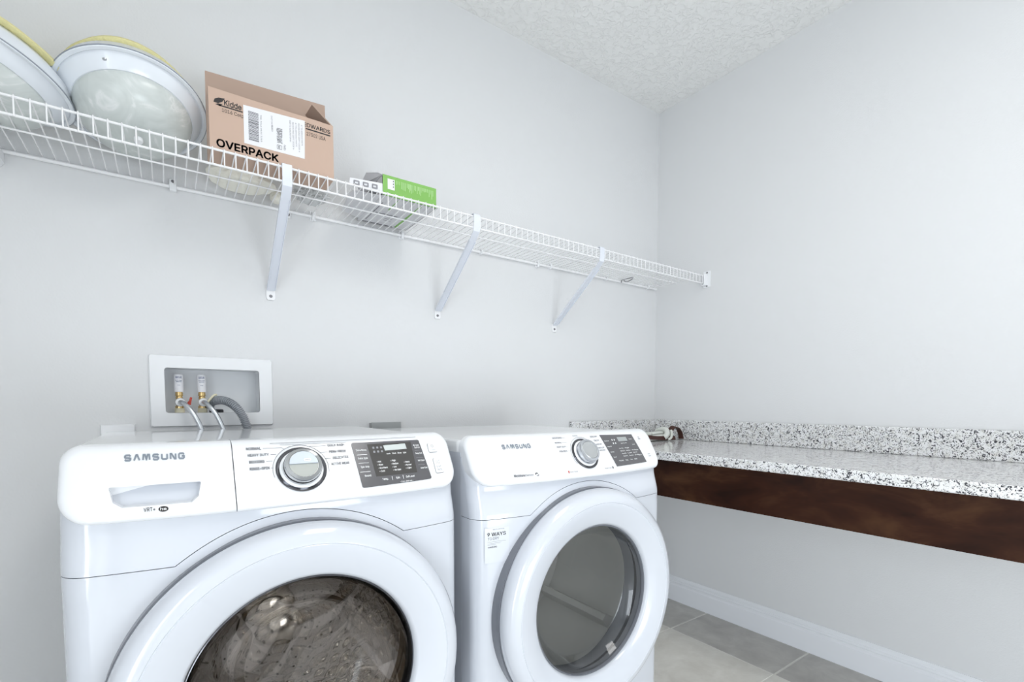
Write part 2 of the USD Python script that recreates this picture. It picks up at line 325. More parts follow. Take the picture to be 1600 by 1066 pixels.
def grid_plate(x0, x1, z0, z1, th, n=14, k=8):
    xs, zs = np.linspace(x0, x1, n), np.linspace(z0, z1, k); v, f = [], []
    for layer in (0, th):
        for z in zs:
            for x in xs: v.append((x, z, layer))
    N = n*k
    for j in range(k-1):
        for i in range(n-1):
            a, b, c, d = j*n+i, j*n+i+1, (j+1)*n+i+1, (j+1)*n+i; f += [(N+a, N+b, N+c), (N+a, N+c, N+d), (a, c, b), (a, d, c)]
    rim = [i for i in range(n)] + [j*n+n-1 for j in range(1, k)] + [(k-1)*n+i for i in range(n-2, -1, -1)] + [j*n for j in range(k-2, 0, -1)]
    for a, b in zip(rim, rim[1:]+rim[:1]): f += [(a, b, N+b), (a, N+b, N+a)]
    return trimesh.Trimesh(np.array(v, float), f, process=False)
def poly_plate(poly, th, cell=.012):
    poly = poly.buffer(0)
    x0, y0, x1, y1 = poly.bounds; out = []
    nx, ny = max(1, int((x1-x0)/cell)), max(1, int((y1-y0)/cell))
    for i in range(nx):
        for j in range(ny):
            c = poly.intersection(sbox(x0+(x1-x0)*i/nx, y0+(y1-y0)*j/ny, x0+(x1-x0)*(i+1)/nx, y0+(y1-y0)*(j+1)/ny))
            for g in getattr(c, 'geoms', [c]):
                if g.geom_type == 'Polygon' and g.area > 1e-9: out.append(trimesh.creation.extrude_polygon(g, th, engine='earcut'))
    return trimesh.util.concatenate(out)
def hf_solid(rows, yfun, yback):
    """rows: list of (z, [x...]) with equal counts; front surface y = yfun(x, z); flat back"""
    n, k = len(rows[0][1]), len(rows); v = []
    for z, xs in rows:
        for x in xs: v.append((x, float(yfun(x, z)), z))
    for z, xs in rows:
        for x in xs: v.append((x, yback, z))
    N = n*k; f = []
    for j in range(k-1):
        for i in range(n-1):
            a, b, c, d = j*n+i, j*n+i+1, (j+1)*n+i+1, (j+1)*n+i; f += [(a, b, c), (a, c, d), (N+a, N+c, N+b), (N+a, N+d, N+c)]
    for i in range(n-1):
        f += [(i, N+i, N+i+1), (i, N+i+1, i+1)]; a = (k-1)*n+i; f += [(a, a+1, N+a+1), (a, N+a+1, N+a)]
    for j in range(k-1):
        a, b = j*n, (j+1)*n; f += [(a, b, N+b), (a, N+b, N+a)]; a, b = j*n+n-1, (j+1)*n+n-1; f += [(a, N+b, b), (a, N+a, N+b)]
    return trimesh.Trimesh(np.array(v), f, process=False)
def edge_spacing(n, e=2.2):
    t = np.linspace(-1, 1, n); return np.sign(t)*(1-(1-np.abs(t))**e)
def roundover(d, r):
    d = np.clip(d, 0, r); return r - np.sqrt(np.maximum(r*r-(r-d)**2, 0))
def front_y(x, z):
    s = np.clip((z-.842)/.075, 0, 1); return .015*s*s*(3-2*s) + (max(0.0, float(cbase(z))) + .004 if z > .928 else 0.0) + bow(x) + roundover(HW-abs(x), .034)
rows = [(z, HW*edge_spacing(61)) for z in np.r_[.03, .3, .6, np.linspace(.80, .93, 22), np.linspace(.94, .99, 6)]]
front_solid = mani(hf_solid(rows, lambda x, z: min(front_y(x, z), .1), .104))
DZ = .590
arch = Point(0, DZ).buffer(.320, quad_segs=48)
lowp = sbox(-.4, .0, .4, .842).union(arch); upp = sbox(-.4, .842, .4, 1.0).difference(arch)
hole = Point(0, DZ).buffer(.262, quad_segs=40)
low_m = front_solid ^ mani(fix(extrude_y(lowp.buffer(-.0006).difference(hole), -.1, .2)))
up_m = front_solid ^ mani(fix(extrude_y(upp.buffer(-.0006), -.1, .2)))
# console, trimmed into drawer and main fascia
RC_B, RC_T = .042, .03
def sd_in(x, z):
    ax = abs(x); d = min(HW-.001-ax, z-Z0, Z1-z)
    for r, zc_, sgn in ((RC_B, Z0+RC_B, -1), (RC_T, Z1-RC_T, 1)):
        if ax > HW-.001-r and (z-zc_)*sgn > 0: d = min(d, r - math.hypot(ax-(HW-.001-r), z-zc_))
    return max(d, 0)
def wid(z):
    w = HW-.001
    if z < Z0+RC_B: w -= RC_B - math.sqrt(max(RC_B**2-(Z0+RC_B-z)**2, 0))
    if z > Z1-RC_T: w -= RC_T - math.sqrt(max(RC_T**2-(z-(Z1-RC_T))**2, 0))
    return w
zz = Z0 + (Z1-Z0)*(edge_spacing(53, 1.9)+1)/2
crow = [(z, wid(z)*edge_spacing(121, 2.4)) for z in zz]
def cons_y(x, z): return float(console_y(x, z)) + float(roundover(sd_in(x, z), .015))
console = mani(hf_solid(crow, cons_y, .115))
SX = -.1072
drawer_m = console.trim_by_plane((-1, 0, 0), -SX+.0007); fascia_m = console.trim_by_plane((1, 0, 0), SX+.0007)
rec = Polygon([(-.277, .9735), (-.159, .9745), (-.163, .955), (-.172, .947), (-.262, .947), (-.272, .954)]).buffer(.003).buffer(-.001)
drawer_cut = drawer_m - mani(fix(extrude_y(rec, -.1, .052)))
drum_cyl = TM(m3.Manifold.cylinder(.56, .272, .272, 72)); 
def ycyl(r, y0, y1, n=72):
    c = TM(m3.Manifold.cylinder(y1-y0, r, r, n)); v = np.asarray(c.vertices); return fix(trimesh.Trimesh(np.stack([v[:, 0], y0+v[:, 2], v[:, 1]], -1), c.faces, process=False))
cab_poly = Polygon([(-HW, .105), (-HW, BACK), (HW, BACK), (HW, .105)])
cab = mani(fix(extrude_z(cab_poly, .03, 1.0))) - mani(ycyl(.272, 0, .62)).translate((0, 0, DZ))
top_panel = TM(m3.Manifold.batch_hull([mani(fix(extrude_z(rrect(-HW, HW, .108, BACK, .02), 1.0, 1.024))), mani(fix(extrude_z(rrect(-HW+.006, HW-.006, .112, BACK-.006, .016), 1.0, 1.030)))]))
LOGO = {'S': [[(1, .82), (.82, 1), (.18, 1), (0, .82), (0, .62), (.18, .53), (.82, .47), (1, .38), (1, .18), (.82, 0), (.18, 0), (0, .18)]],
        'A': [[(0, 0), (.40, 1), (.60, 1), (1, 0)]], 'M': [[(0, 0), (.06, 1), (.30, 1), (.5, .12), (.70, 1), (.94, 1), (1, 0)]],
        'U': [[(0, 1), (0, .18), (.18, 0), (.82, 0), (1, .18), (1, 1)]], 'N': [[(0, 0), (0, 1), (.22, 1), (.78, 0), (1, 0), (1, 1)]],
        'G': [[(1, .82), (.82, 1), (.18, 1), (0, .82), (0, .18), (.18, 0), (.82, 0), (1, .18), (1, .5), (.55, .5)]]}
def logo_mesh(width, h, th=.0006):
    x, out = 0.0, []; st = h*.12
    for ch in 'SAMSUNG':
        w = h*(1.05 if ch != 'M' else 1.25)
        for l in LOGO[ch]:
            pl = LineString([(x + st + a*(w-2*st), st + b*(h-2*st)) for a, b in l]).buffer(st, cap_style='flat', join_style='mitre', mitre_limit=1.3)
            out.append(extrude(pl, th))
        x += w + h*.28
    m = trimesh.util.concatenate(out); m.vertices[:, 0] *= width/(x-h*.28); return m

def machine(name, label, xc, dz, drawer):
    yb = .945
    t = thing(name, label, 'washing machine' if drawer else 'clothes dryer', (xc, yb, 0))
    L = lambda n, m, mt, sm=30, **k: part(t, n, shift(m, (0, 0, dz)), mt, sm, local=True, **k)
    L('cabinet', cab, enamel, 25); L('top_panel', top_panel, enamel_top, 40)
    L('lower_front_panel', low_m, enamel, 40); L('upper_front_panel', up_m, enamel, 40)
    for sx in (-1, 1):
        for y in (.12, .68): part(t, 'foot', shift(lathe([(0, 0), (.022, 0), (.022, .012), (.012, .016), (.012, .034), (0, .034)], 20, 'z'), (sx*.29, y, 0)), dark_gap, local=True)
    if drawer:
        d = L('detergent_drawer', drawer_cut, fascia_mat, 40)
        sub = lambda n, m, mt, **k: part(d, n, shift(m, (0, 0, dz)), mt, 30, local=True, **k)
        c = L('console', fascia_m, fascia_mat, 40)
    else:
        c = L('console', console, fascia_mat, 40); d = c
    def C(n, m, mt, sm=30, par=None, **k): return part(par or c, n, shift(m, (0, 0, dz)), mt, sm, local=True, **k)
    def T_(s, x, z, h, mt=ink_grey, w=None, par=None, bold=False, lift=.0010, n='lettering'):
        return C(n, on_console(at2(txt(s, h, .0002, bold, w), x, z), lift), mt, False, par)
    def line(pts, w, mt=ink_grey, n='marking'):
        if abs(pts[0][0]-pts[1][0]) < .001: return
        pl = LineString(pts).buffer(w, cap_style='flat'); return C(n, on_console(poly_plate(pl, .0002, .01)), mt, False)
    def ring_arc(r0, r1, a0, a1, mt, cx, cz, n='marking'):
        aa = np.radians(np.linspace(a0, a1, 40)); pl = Polygon([(cx+r1*math.cos(a), cz+r1*math.sin(a)*.88) for a in aa] + [(cx+r0*math.cos(a), cz+r0*math.sin(a)*.88) for a in aa[::-1]])
        return C(n, on_console(poly_plate(pl, .0002, .012)), mt, False)
    # --- logo
    if drawer: C('logo', on_console(at2(logo_mesh(.082, .0108, .0006), -.2595, 1.0135)), ink_logo, False, d, label='grey maker lettering on the drawer')
    else: C('logo', on_console(at2(logo_mesh(.083, .0112, .0006), -.2505, 1.0065)), ink_logo, False)
    # --- dial
    dx, dzz = (.004, .985) if drawer else (.005, .984)
    e = 1e-3; sl = float((cbase(dzz+e)-cbase(dzz-e))/(2*e)); nrm = np.array([0, -1, sl]); nrm /= np.linalg.norm(nrm)
    vv = np.array([0, -nrm[2], nrm[1]]); vv = -vv if vv[2] < 0 else vv; o = np.array([dx, float(console_y(dx, dzz)), dzz])
    def dial(prof, n=72): 
        m = lathe(prof, n, 'z'); return place(fix(m), o, (1, 0, 0), vv, nrm)
    k = C('dial', dial([(0, 0), (.0335, 0), (.0345, .010), (.0335, .020), (.0318, .0235), (.0265, .0245), (.0258, .0230), (0, .0230)]), chrome if drawer else satin, 40, label='round chrome program dial')
    C('dial_bezel', dial([(.0385, -.004), (.0445, -.004), (.0450, .002), (.0435, .0035), (.0395, .0028), (.0385, -.002)]), dark_chrome, 40)
    C('dial_collar', dial([(.0330, -.004), (.0390, -.002), (.0388, .0024), (.0365, .0042), (.0335, .0042)]), plastic_w, 40)
    if drawer:
        part(k, 'knob_face', shift(dial([(0, .0233), (.0256, .0233), (.0252, .0238), (.0240, .0234), (0, .0234)]), (0, 0, dz)), dial_low, 40, local=True)
        half = LineString([(0, 0), (0, .0001)]).buffer(.0250, quad_segs=24).intersection(sbox(-.03, .0005, .03, .03))
        mm = extrude(half, .0030); mm.apply_translation((0, 0, .0228)); part(k, 'raised_half', shift(place(fix(mm), o, (1, 0, 0), vv, nrm), (0, 0, dz)), dial_high, False, local=True)
        mm = extrude(rrect(.000, .013, .004, .010, .0028), .0006); mm.apply_translation((0, 0, .0258)); part(k, 'pointer_window', shift(place(fix(mm), o, (1, 0, 0), vv, nrm), (0, 0, dz)), plastic_w, False, local=True)
        mm = txt('Start', .0022, .0002, False, .008); mm.apply_translation((.0025, .0058, .0265)); part(k, 'lettering', shift(place(mm, o, (1, 0, 0), vv, nrm), (0, 0, dz)), ink_grey, False, local=True)
    else:
        part(k, 'knob_face', shift(dial([(0, .0232), (.0255, .0232), (.0245, .0240), (.0200, .0236), (0, .0226)]), (0, 0, dz)), knob_face, 40, local=True)
    # --- program names and leader lines
    R0 = .0505
    if drawer:
        for s, x0, x1, z, lx in (('NORMAL', -.0850, -.0605, 1.0232, -.026), ('HEAVY DUTY', -.0835, -.0490, 1.0118, -.0365), ('BEDDING', -.0825, -.0575, 1.0002, -.0445), ('RINSE\u2022SPIN', -.0825, -.0505, .9885, -.0440)):
            T_(s, x0, z, .0044, ink_grey, x1-x0, None, True)
            line([(x1+.003, z+.002), (lx, z+.002)] + ([(lx+.004, z-.001)] if s == 'NORMAL' else []), .00035, ink_mid)
        for s, x0, x1, z, lx in (('QUICK WASH', .0575, .0905, 1.0232, .020), ('PERM PRESS', .0590, .0915, 1.0108, .042), ('DELICATES', .0640, .0945, .9992, .050), ('ACTIVE WEAR', .0590, .0940, .9880, .0545)):
            T_(s, x0, z, .0044, ink_grey, x1-x0, None, True)
            if x0-lx > .004: line([(lx, z+.002), (x0-.003, z+.002)], .00035, ink_mid)
        ring_arc(.0488, .0498, -12, 195, ink_mid, dx, dzz)
        line([(-.045, 1.0335), (.255, 1.0335)], .0004, ink_mid); line([(-.028, 1.0300), (.095, 1.0300)], .00022, ink_mid)
        T_('VRT+', -.2350, .9365, .0056, ink_dark, .0150, d)
        C('marking', on_console(poly_plate(affinity.scale(Point(-.2095, .9385).buffer(.0066), 1, .62), .0002)), ink_dark, False, d, label='dark oval energy emblem on the drawer')
        T_('he', -.2137, .9366, .0040, ink_light, .0084, d, True, .0009)
    else:
        for s, x0, x1, z in (('BEDDING', -.0900, -.0575, 1.0262), ('NORMAL', -.0868, -.0640, 1.0140), ('HEAVY DUTY', -.0860, -.0535, 1.0030), ('PERM PRESS', -.0825, -.0555, .9915)):
            T_(s, x0, z, .0038, ink_mid, x1-x0, None, True); line([(x1+.002, z+.0018), (-.0455 if z > .995 else -.0475, z+.0018)], .00025, ink_mid)
        T_('DELICATES', -.016, 1.0300, .0030, ink_mid, .018)
        for s, x0, x1, z in (('WRINKLE AWAY', .0480, .0762, 1.0250), ('TIME DRY', .0570, .0790, 1.0140), ('QUICK DRY', .0585, .0835, 1.0034), ('AIR FLUFF', .0620, .0880, .9938), ('RACK DRY', .0640, .0885, .9870)):
            T_(s, x0, z, .0036, ink_mid, x1-x0, None, True)
        ring_arc(.0488, .0496, 20, 215, ink_mid, dx, dzz)
        T_('Moisture', -.2420, .9405, .0054, ink_grey, .031, None, True); T_('Sensor', -.2100, .9405, .0054, ink_mid, .024)
        ring_arc(.0022, .0044, 20, 200, ink_dark, -.1765, .9432); ring_arc(.0022, .0044, 210, 380, ink_mid, -.1745, .9425)
        C('marking', on_console(poly_plate(rrect(-.0765, -.0725, .9385, .9445, .0008), .0002)), ink_red, False); T_('Pure Cycle', -.0705, .9395, .0030, ink_mid, .026)
        T_('Smart Care', .0590, .9395, .0030, ink_mid, .026); C('marking', on_console(poly_plate(rrect(.0895, .0945, .9385, .9445, .0012), .0002)), ink_grey, False)
    # --- control panel
    if drawer:
        quad = Polygon([(.1046, 1.0275), (.2596, 1.0268), (.2700, .9440), (.1118, .9412)]).buffer(-.004).buffer(.004)
        pn = C('control_panel', on_console(poly_plate(quad, .0010)), panel_m, False, label='smoke grey touch control panel with white lettering')
        ins = Polygon([(.1375, 1.0230), (.2385, 1.0235), (.2370, .9600), (.1435, .9595)])
        P = lambda n, m, mt: part(t, n, shift(m, (0, 0, dz)), mt, False, local=True)
        C('display_panel', on_console(poly_plate(ins, .0004), .0012), panel2_m, False)
        C('display', on_console(poly_plate(Polygon([(.1720, 1.0190), (.2235, 1.0205), (.2250, 1.0092), (.1738, 1.0083)]), .0004), .0018), lcd_m, False, label='pale rectangular display window')
        W_ = lambda s, x, z, h, w: T_(s, x, z, h, ink_light, w, None, True, .0020)
        for s, x, z, w in (('Extra Rinse', .1115, 1.0105, .022), ('Extra Spin', .1130, .9945, .020), ('Spin Only', .1150, .9780, .018), ('Sound', .1195, .9610, .0135)): W_(s, x, z, .0034, w)
        for z in (1.0030, .9868, .9700): C('marking', on_console(grid_plate(.1120, .1335, z, z+.0008, .0002, 4, 2), .0014), ink_light, False)
        for s, x, z, w in (('My Cycle', .2425, 1.0140, .0140), ('Cycle List', .2440, 1.0090, .0135), ('Delay End', .2435, .9965, .0160), ('Self Clean+', .2450, .9815, .0175), ('Smart Care', .2475, .9660, .0170)): W_(s, x, z, .0032, w)
        for z in (1.0040, .9890, .9745): C('marking', on_console(grid_plate(.2435, .2605, z, z+.0006, .0002, 4, 2), .0014), ink_mid, False)
        for s, x, w in (('Soak', .1755, .0090), ('Wash', .1885, .0090), ('Rinse', .2010, .0090), ('Spin', .2140, .0075)): W_(s, x, 1.0005, .0028, w)
        for col, x in ((('Hot', 'Warm', 'Eco Warm', 'Cold'), .1535), (('High', 'Medium', 'Low', 'No Spin'), .1840), (('Heavy', 'Normal', 'Light'), .2140)):
            for q_, s in enumerate(col): W_('\u2022 '+s, x-.003+q_*.0006, .9860-(q_+(4-len(col)))*.0062 + (.0015 if len(col) == 3 else 0), .0032, .0030+.0021*len(s))
        for s, x, w in (('Temp.', .1545, .0135), ('Spin', .1850, .0090), ('Soil Level', .2080, .0205)): W_(s, x, .9515, .0038, w)
        for x in (.1765, .2015): C('marking', on_console(grid_plate(x, x+.0012, .9500, .9575, .0002, 2, 3), .0014), ink_light, False)
        W_('\u2022 3 sec. Child Lock \u2022', .1930, .9440, .0022, .0300)
        for q_ in range(6):
            x, z = .1475+(q_ % 3)*.0085, 1.0135-(q_//3)*.0080
            C('marking', on_console(poly_plate(rrect(x, x+.0045, z, z+.0040, .001), .0002), .0014), ink_mid, False)
        for s, z0, z1, x0, x1 in (('power', .9985, 1.0172, .2800, .3010), ('start', .9542, .9847, .2850, .3055)):
            C('marking', on_console(poly_plate(rrect(x0-.0007, x1+.0007, z0-.0010, z1+.0006, .0035), .0003)), ink_mid, False)
            b = C('%s_button' % s, on_console(poly_plate(rrect(x0, x1, z0, z1, .003), .0022)), plastic_w, False)
            def B(m): part(b, 'marking', shift(m, (0, 0, dz)), ink_mid, False, local=True)
            if s == 'power':
                B(on_console(poly_plate(Point((x0+x1)/2, z0+.0125).buffer(.0034).difference(Point((x0+x1)/2, z0+.0125).buffer(.0026)), .0002), .0024)); B(on_console(at2(txt('POWER', .0022, .0002, False, .0135), x0+.0038, z0+.0032), .0024))
            else:
                B(on_console(at2(txt('\u25b7 II', .0060, .0002, False, .0085), x0+.006, z0+.0190), .0024)); B(on_console(at2(txt('START', .0034, .0002, True, .0125), x0+.004, z0+.0105), .0024)); B(on_console(at2(txt('PAUSE', .0034, .0002, True, .0125), x0+.004, z0+.0045), .0024))
    else:
        quad = Polygon([(.0890, 1.0300), (.2365, 1.0265), (.2560, .9445), (.1105, .9425)])
        C('control_panel', on_console(poly_plate(quad, .0008)), panel_m, False, label='smoke grey touch control panel with pale lettering')
        C('display', on_console(poly_plate(Polygon([(.1584, 1.0210), (.2021, 1.0205), (.2032, 1.0088), (.1600, 1.0090)]), .0004), .0010), plain('lcd_dim', (.38, .40, .40), .25), False)
        W_ = lambda s, x, z, h, w: T_(s, x, z, h, ink_light, w, None, False, .0014)
        for s, x, z, w in (('Mixed Load', .0985, 1.0110, .0180), ('Damp Alert', .1020, .9955, .0180), ('Wrinkle', .1060, .9800, .0150), ('Sound', .1100, .9660, .0120)): W_(s, x, z, .0032, w)
        for q_ in range(4): C('marking', on_console(poly_plate(rrect(.1310+(q_ % 2)*.010, .1350+(q_ % 2)*.010, 1.0120-(q_//2)*.0095, 1.0165-(q_//2)*.0095, .001), .0002), .0012), ink_light, False)
        for s, x, w in (('Sense', .1660, .0085), ('Dry', .1770, .0060), ('Cool', .1860, .0075)): W_(s, x, 1.0020, .0028, w)
        for r_, row in enumerate((('Very Dry', 'High'), ('More Dry', 'Medium', '60 min'), ('Normal Dry', 'Low', '40 min'), ('Damp Dry', 'Extra Low', '30 min'))):
            for q_, s in enumerate(row): W_(s, .1480+q_*.0270+r_*.0022, .9880-r_*.0072, .0030, .0200)
        for s, x, w in (('Dry Level', .1280, .0190), ('Temp.', .1560, .0130), ('Time', .1790, .0110), ('Adjust', .1990, .0140)): W_(s, x, .9550, .0034, w)
        for s, x, z, w in (('My Cycle', .2130, 1.0120, .0140), ('Eco Dry', .2190, .9960, .0130), ('Sanitize', .2240, .9800, .0130), ('Smart Care', .2270, .9650, .0160)): W_(s, x, z, .0028, w)
        for x, z, s in ((.2620, 1.0100, 'POWER'), (.2790, .9640, 'START'), (.2800, .9580, 'PAUSE')): T_(s, x, z, .0030, ink_mid, .0130)
        C('marking', on_console(poly_plate(Point(.2690, 1.0165).buffer(.0030).difference(Point(.2690, 1.0165).buffer(.0022)), .0002)), ink_mid, False)
    # --- door
    dzr = DZ + dz
    def D(par, n, prof, mt, nseg=120, sm=35, closed=True, **k):
        m = fix(lathe(prof, nseg, 'y', closed)) if closed else lathe(prof, nseg, 'y', False)
        if n == 'door_glass' and not closed: m.invert()
        return part(par, n, shift(m, (0, 0, dzr)), mt, sm, local=True, **k)
    door = D(t, 'door', [(.3000, -.004), (.3035, -.016), (.3015, -.030), (.2945, -.042), (.2830, -.0490), (.2695, -.0510), (.2680, -.0495), (.2665, -.0505), (.2500, -.0480), (.2280, -.0405), (.2120, -.0335), (.2065, -.0290), (.2035, -.0200), (.2030, .004), (.2400, .004)], enamel, 144)
    D(door, 'door_edge_trim', [(.2960, .050), (.3045, .050), (.3050, -.006), (.2960, -.006)], ring_dark, label='slate grey edge ring around the door')
    D(door, 'glass_rim', [(.2035, -.0215), (.2010, -.0225), (.1995, -.0180), (.1995, .004), (.2035, .004)], dark_chrome if drawer else ring_dark)
    if drawer:
        bowl = [(.2000, -.016), (.1975, -.014), (.1900, .006), (.1780, .034), (.1600, .062), (.1350, .085), (.1000, .100), (.0550, .107), (.0003, .109), (.0003, .115), (.0560, .113), (.1030, .106), (.1400, .090), (.1660, .066), (.1840, .036), (.1955, .006), (.2000, -.008)]
        D(door, 'door_glass', bowl, washer_glass, 96, 50, True, label='deep bowl of clear brownish door glass')
        D(t, 'gasket', [(.2060, .012), (.2150, .006), (.2450, .020), (.2600, .040), (.2600, .070), (.2250, .075), (.2200, .060), (.2280, .045), (.2200, .030), (.2080, .024)], rubber, 96)
        n, kx = 240, 70; a = np.linspace(0, 2*np.pi, n, endpoint=False); ys = np.linspace(.085, .50, kx); v, f = [], []
        for j, y in enumerate(ys):
            ph = (y-.085)/.040
            r = .250 - .0110*np.abs(np.sin(a*16 + (np.floor(ph) % 2)*np.pi/2))**.7*np.abs(np.sin(np.pi*ph))**.7
            v += [(rr*math.cos(t_), y, rr*math.sin(t_)) for rr, t_ in zip(r, a)]
        for j in range(kx-1):
            for i in range(n): i2 = (i+1) % n; f += [(j*n+i, j*n+i2, (j+1)*n+i2), (j*n+i, (j+1)*n+i2, (j+1)*n+i)]
        dr = part(t, 'drum', shift(trimesh.Trimesh(np.array(v), f, process=False), (0, 0, dzr)), steel, 40, local=True, label='shiny embossed stainless steel drum')
        D(dr, 'drum_lip', [(.215, .078), (.250, .078), (.252, .095), (.240, .092), (.222, .088)], steel)
        D(dr, 'drum_back', [(.0005, .470), (.060, .468), (.075, .485), (.150, .490), (.200, .480), (.250, .495)], steel_back, 96, True, False)
        dots = []
        for rr in (.10, .125, .150, .175, .2, .225):
            for q_ in range(int(rr*150)):
                a_ = 2*np.pi*q_/int(rr*150) + rr*40
                c_ = trimesh.creation.cylinder(.0034, .002, sections=8); c_.apply_transform(trimesh.transformations.rotation_matrix(np.pi/2, (1, 0, 0)))
                yy_ = np.interp(rr, [.075, .150, .200, .250], [.485, .490, .480, .495]); c_.apply_translation((rr*math.cos(a_), yy_, rr*math.sin(a_))); dots.append(c_)
        part(dr, 'drum_holes', shift(cat(*dots), (0, 0, dzr)), hole_m, False, kind='stuff', local=True)
        for q_ in range(3):  # ribs added and curved to give the brown swaths in the glass
            rp = [(rr_*math.cos(math.radians(th_+120*q_)), .478, rr_*math.sin(math.radians(th_+120*q_))) for rr_, th_ in ((.243, 8), (.190, -12), (.125, -34), (.104, -52), (.125, -70), (.190, -92), (.243, -112))]
            part(dr, 'reflection_rib', shift(tube(spline(rp, 40), .021, 14), (0, 0, dzr)), rib_m, 60, local=True, label='dark curved rib added on the drum back for brown reflections')
        D(dr, 'hub', [(.0005, .440), (.040, .442), (.062, .452), (.075, .470), (.080, .488)], steel, 64, True, False)
        for q_ in range(3):
            a_ = math.radians(95+120*q_); prof = Polygon([(-.032, -.004), (-.020, .028), (-.008, .046), (.008, .046), (.020, .028), (.032, -.004)])
            e_ = extrude(prof, .33); vv_ = np.asarray(e_.vertices); ca, sa = math.cos(a_), math.sin(a_)
            rad = .250 - vv_[:, 1]; tan = vv_[:, 0]
            w_ = np.stack([rad*ca - tan*sa, .11 + vv_[:, 2], rad*sa + tan*ca], -1)
            part(dr, 'lifter', shift(fix(trimesh.Trimesh(w_, e_.faces, process=False)), (0, 0, dzr)), steel_back, 30, local=True)
    else:
        D(door, 'door_glass', [(.2000, -.016), (.1985, -.008), (.1880, .008), (.1720, .026), (.1620, .031), (.0800, .037), (.0003, .039)], dryer_glass, 96, True, False, label='smoke grey door glass')
        D(t, 'gasket', [(.2100, .022), (.2600, .040), (.2600, .070), (.2250, .075), (.2100, .060)], ring_dark, 96)
        D(t, 'drum', [(.250, .085), (.252, .25), (.250, .42), (.15, .43), (.0005, .43)], dryer_drum, 96, 40, False)
        for q_ in range(3):
            a_ = math.radians(200+120*q_); prof = Polygon([(-.02, -.004), (-.010, .036), (.010, .036), (.02, -.004)])
            e_ = extrude(prof, .31); vv_ = np.asarray(e_.vertices); ca, sa = math.cos(a_), math.sin(a_); rad = .250 - vv_[:, 1]; tan = vv_[:, 0]
            w_ = np.stack([rad*ca - tan*sa, .10 + vv_[:, 2], rad*sa + tan*ca], -1)
            part(t, 'lifter', shift(fix(trimesh.Trimesh(w_, e_.faces, process=False)), (0, 0, dzr)), dryer_drum, 30, local=True)
        # paper label on the front, upper left of the door
        st = part(t, 'paper_label', on_front(grid_plate(-.3215, -.2580, .7250, .8105, .0002, 8, 8)), plain('clear_label', (.68, .705, .755), .2), False, local=True, label='clear sticker with dark lettering beside the door')
        S = lambda s, x, z, h, w, b=False, mt=ink_dark: part(st, 'lettering', on_front(at2(txt(s, h, .0002, b, w), x, z), .0007), mt, False, local=True)
        S('MULTI-FUNCTION', -.3000, .8050, .0022, .0290, False, ink_mid); S('9 WAYS', -.3150, .7905, .0082, .0480, True); S('TO DRY', -.3140, .7810, .0062, .0290, False, ink_grey)
        for z, w in ((.7762, .0480), (.7722, .0340), (.7690, .0220)): part(st, 'marking', on_front(grid_plate(-.3145, -.3145+w, z, z+.0006, .0002, 6, 2), .0007), ink_mid, False, local=True)
        S('SAMSUNG', -.3135, .7618, .0032, .0230, True)
    return t
washer = machine('washing_machine', 'white front-loading washer with a detergent drawer and chrome dial', .197, 0.0, True)
dryer = machine('clothes_dryer', 'white front-loading dryer with a smoke grey door window', .928, -.012, False)

# ------------------------------------------------------------------ wire shelf
SH_Y, SH_T, SH_L, SH_B = 1.522, 1.7755, 1.7360, 1.7690      # front lip y, front rail z, lip rail z, back rail z
sx0, sx1 = LEFT_X+.006, 2.2860
sh = thing('wire_shelf', 'long white wire shelf along the wall above the machines', 'wire shelf', (sx0, Y1, SH_B))
RY = Y1-.010
rail = lambda x0, x1, y, z, r: tube([(x0, y, z), ((x0+x1)/2, y, z), (x1, y, z)], r, 10)
part(sh, 'front_rail', rail(sx0, sx1, SH_Y, SH_T, .0030), wire_m)
part(sh, 'lip_rail', rail(sx0, sx1, SH_Y, SH_L, .0030), wire_m)
part(sh, 'support_rail', rail(sx0, sx1, 1.676, SH_B-.0048+.0022, .0024), wire_m)
part(sh, 'back_rail', rail(sx0, 2.3000, RY, SH_B-.005, .0052), wire_m)
x, k = sx0+.012, 0
while x < sx1-.004:
    P = [(x, RY-.001, SH_B+.0018), (x, 1.676, SH_B+.0022), (x, 1.60, SH_T-.001), (x, SH_Y+.004, SH_T+.0042), (x, SH_Y-.0022, SH_T+.0036), (x, SH_Y-.0042, SH_T-.001), (x, SH_Y-.0042, SH_L-.0035)]
    part(sh, 'wire', tube(P, .0017, 6), wire_m, 60); x += .0264
for bxx in (.2935, .9165, 1.5445):
    P = [(bxx, SH_Y-.0075, SH_T+.006), (bxx, SH_Y-.0078, SH_L+.006), (bxx, SH_Y-.004, SH_L-.012), (bxx, SH_Y+.02, SH_L-.034), (bxx, Y1-.022, 1.500), (bxx, Y1-.010, 1.490)]
    side = (1, 0, 0)
    flat = ribbon(P, .026, .0022, side)
    fl_l = [ribbon([np.add(p, (s*.0125, .005, -.004)) for p in P[3:5]], .010, .0018, (0, .75, -.65)) for s in (-1, 1)]
    b = part(sh, 'brace', cat(flat, *fl_l), brace_m, 25)
    hook = ribbon([(bxx, SH_Y-.0075, SH_T+.005), (bxx, SH_Y-.002, SH_T+.0085), (bxx, SH_Y+.012, SH_T+.0075)], .026, .0020, side)
    part(b, 'hook', hook, brace_m, 25)
    ft = extrude_y(Polygon([(bxx-.0135, 1.495), (bxx-.0135, 1.466), (bxx-.010, 1.459), (bxx+.010, 1.459), (bxx+.0135, 1.466), (bxx+.0135, 1.495)]), Y1-.006, Y1-.0004)
    part(b, 'foot_plate', ft, wire_m, False)
    scr = lathe([(0, -.0035), (.0040, -.003), (.0052, 0), (0, 0)], 16, 'y'); part(b, 'screw', shift(scr, (bxx, Y1-.006, 1.472)), hook_m)
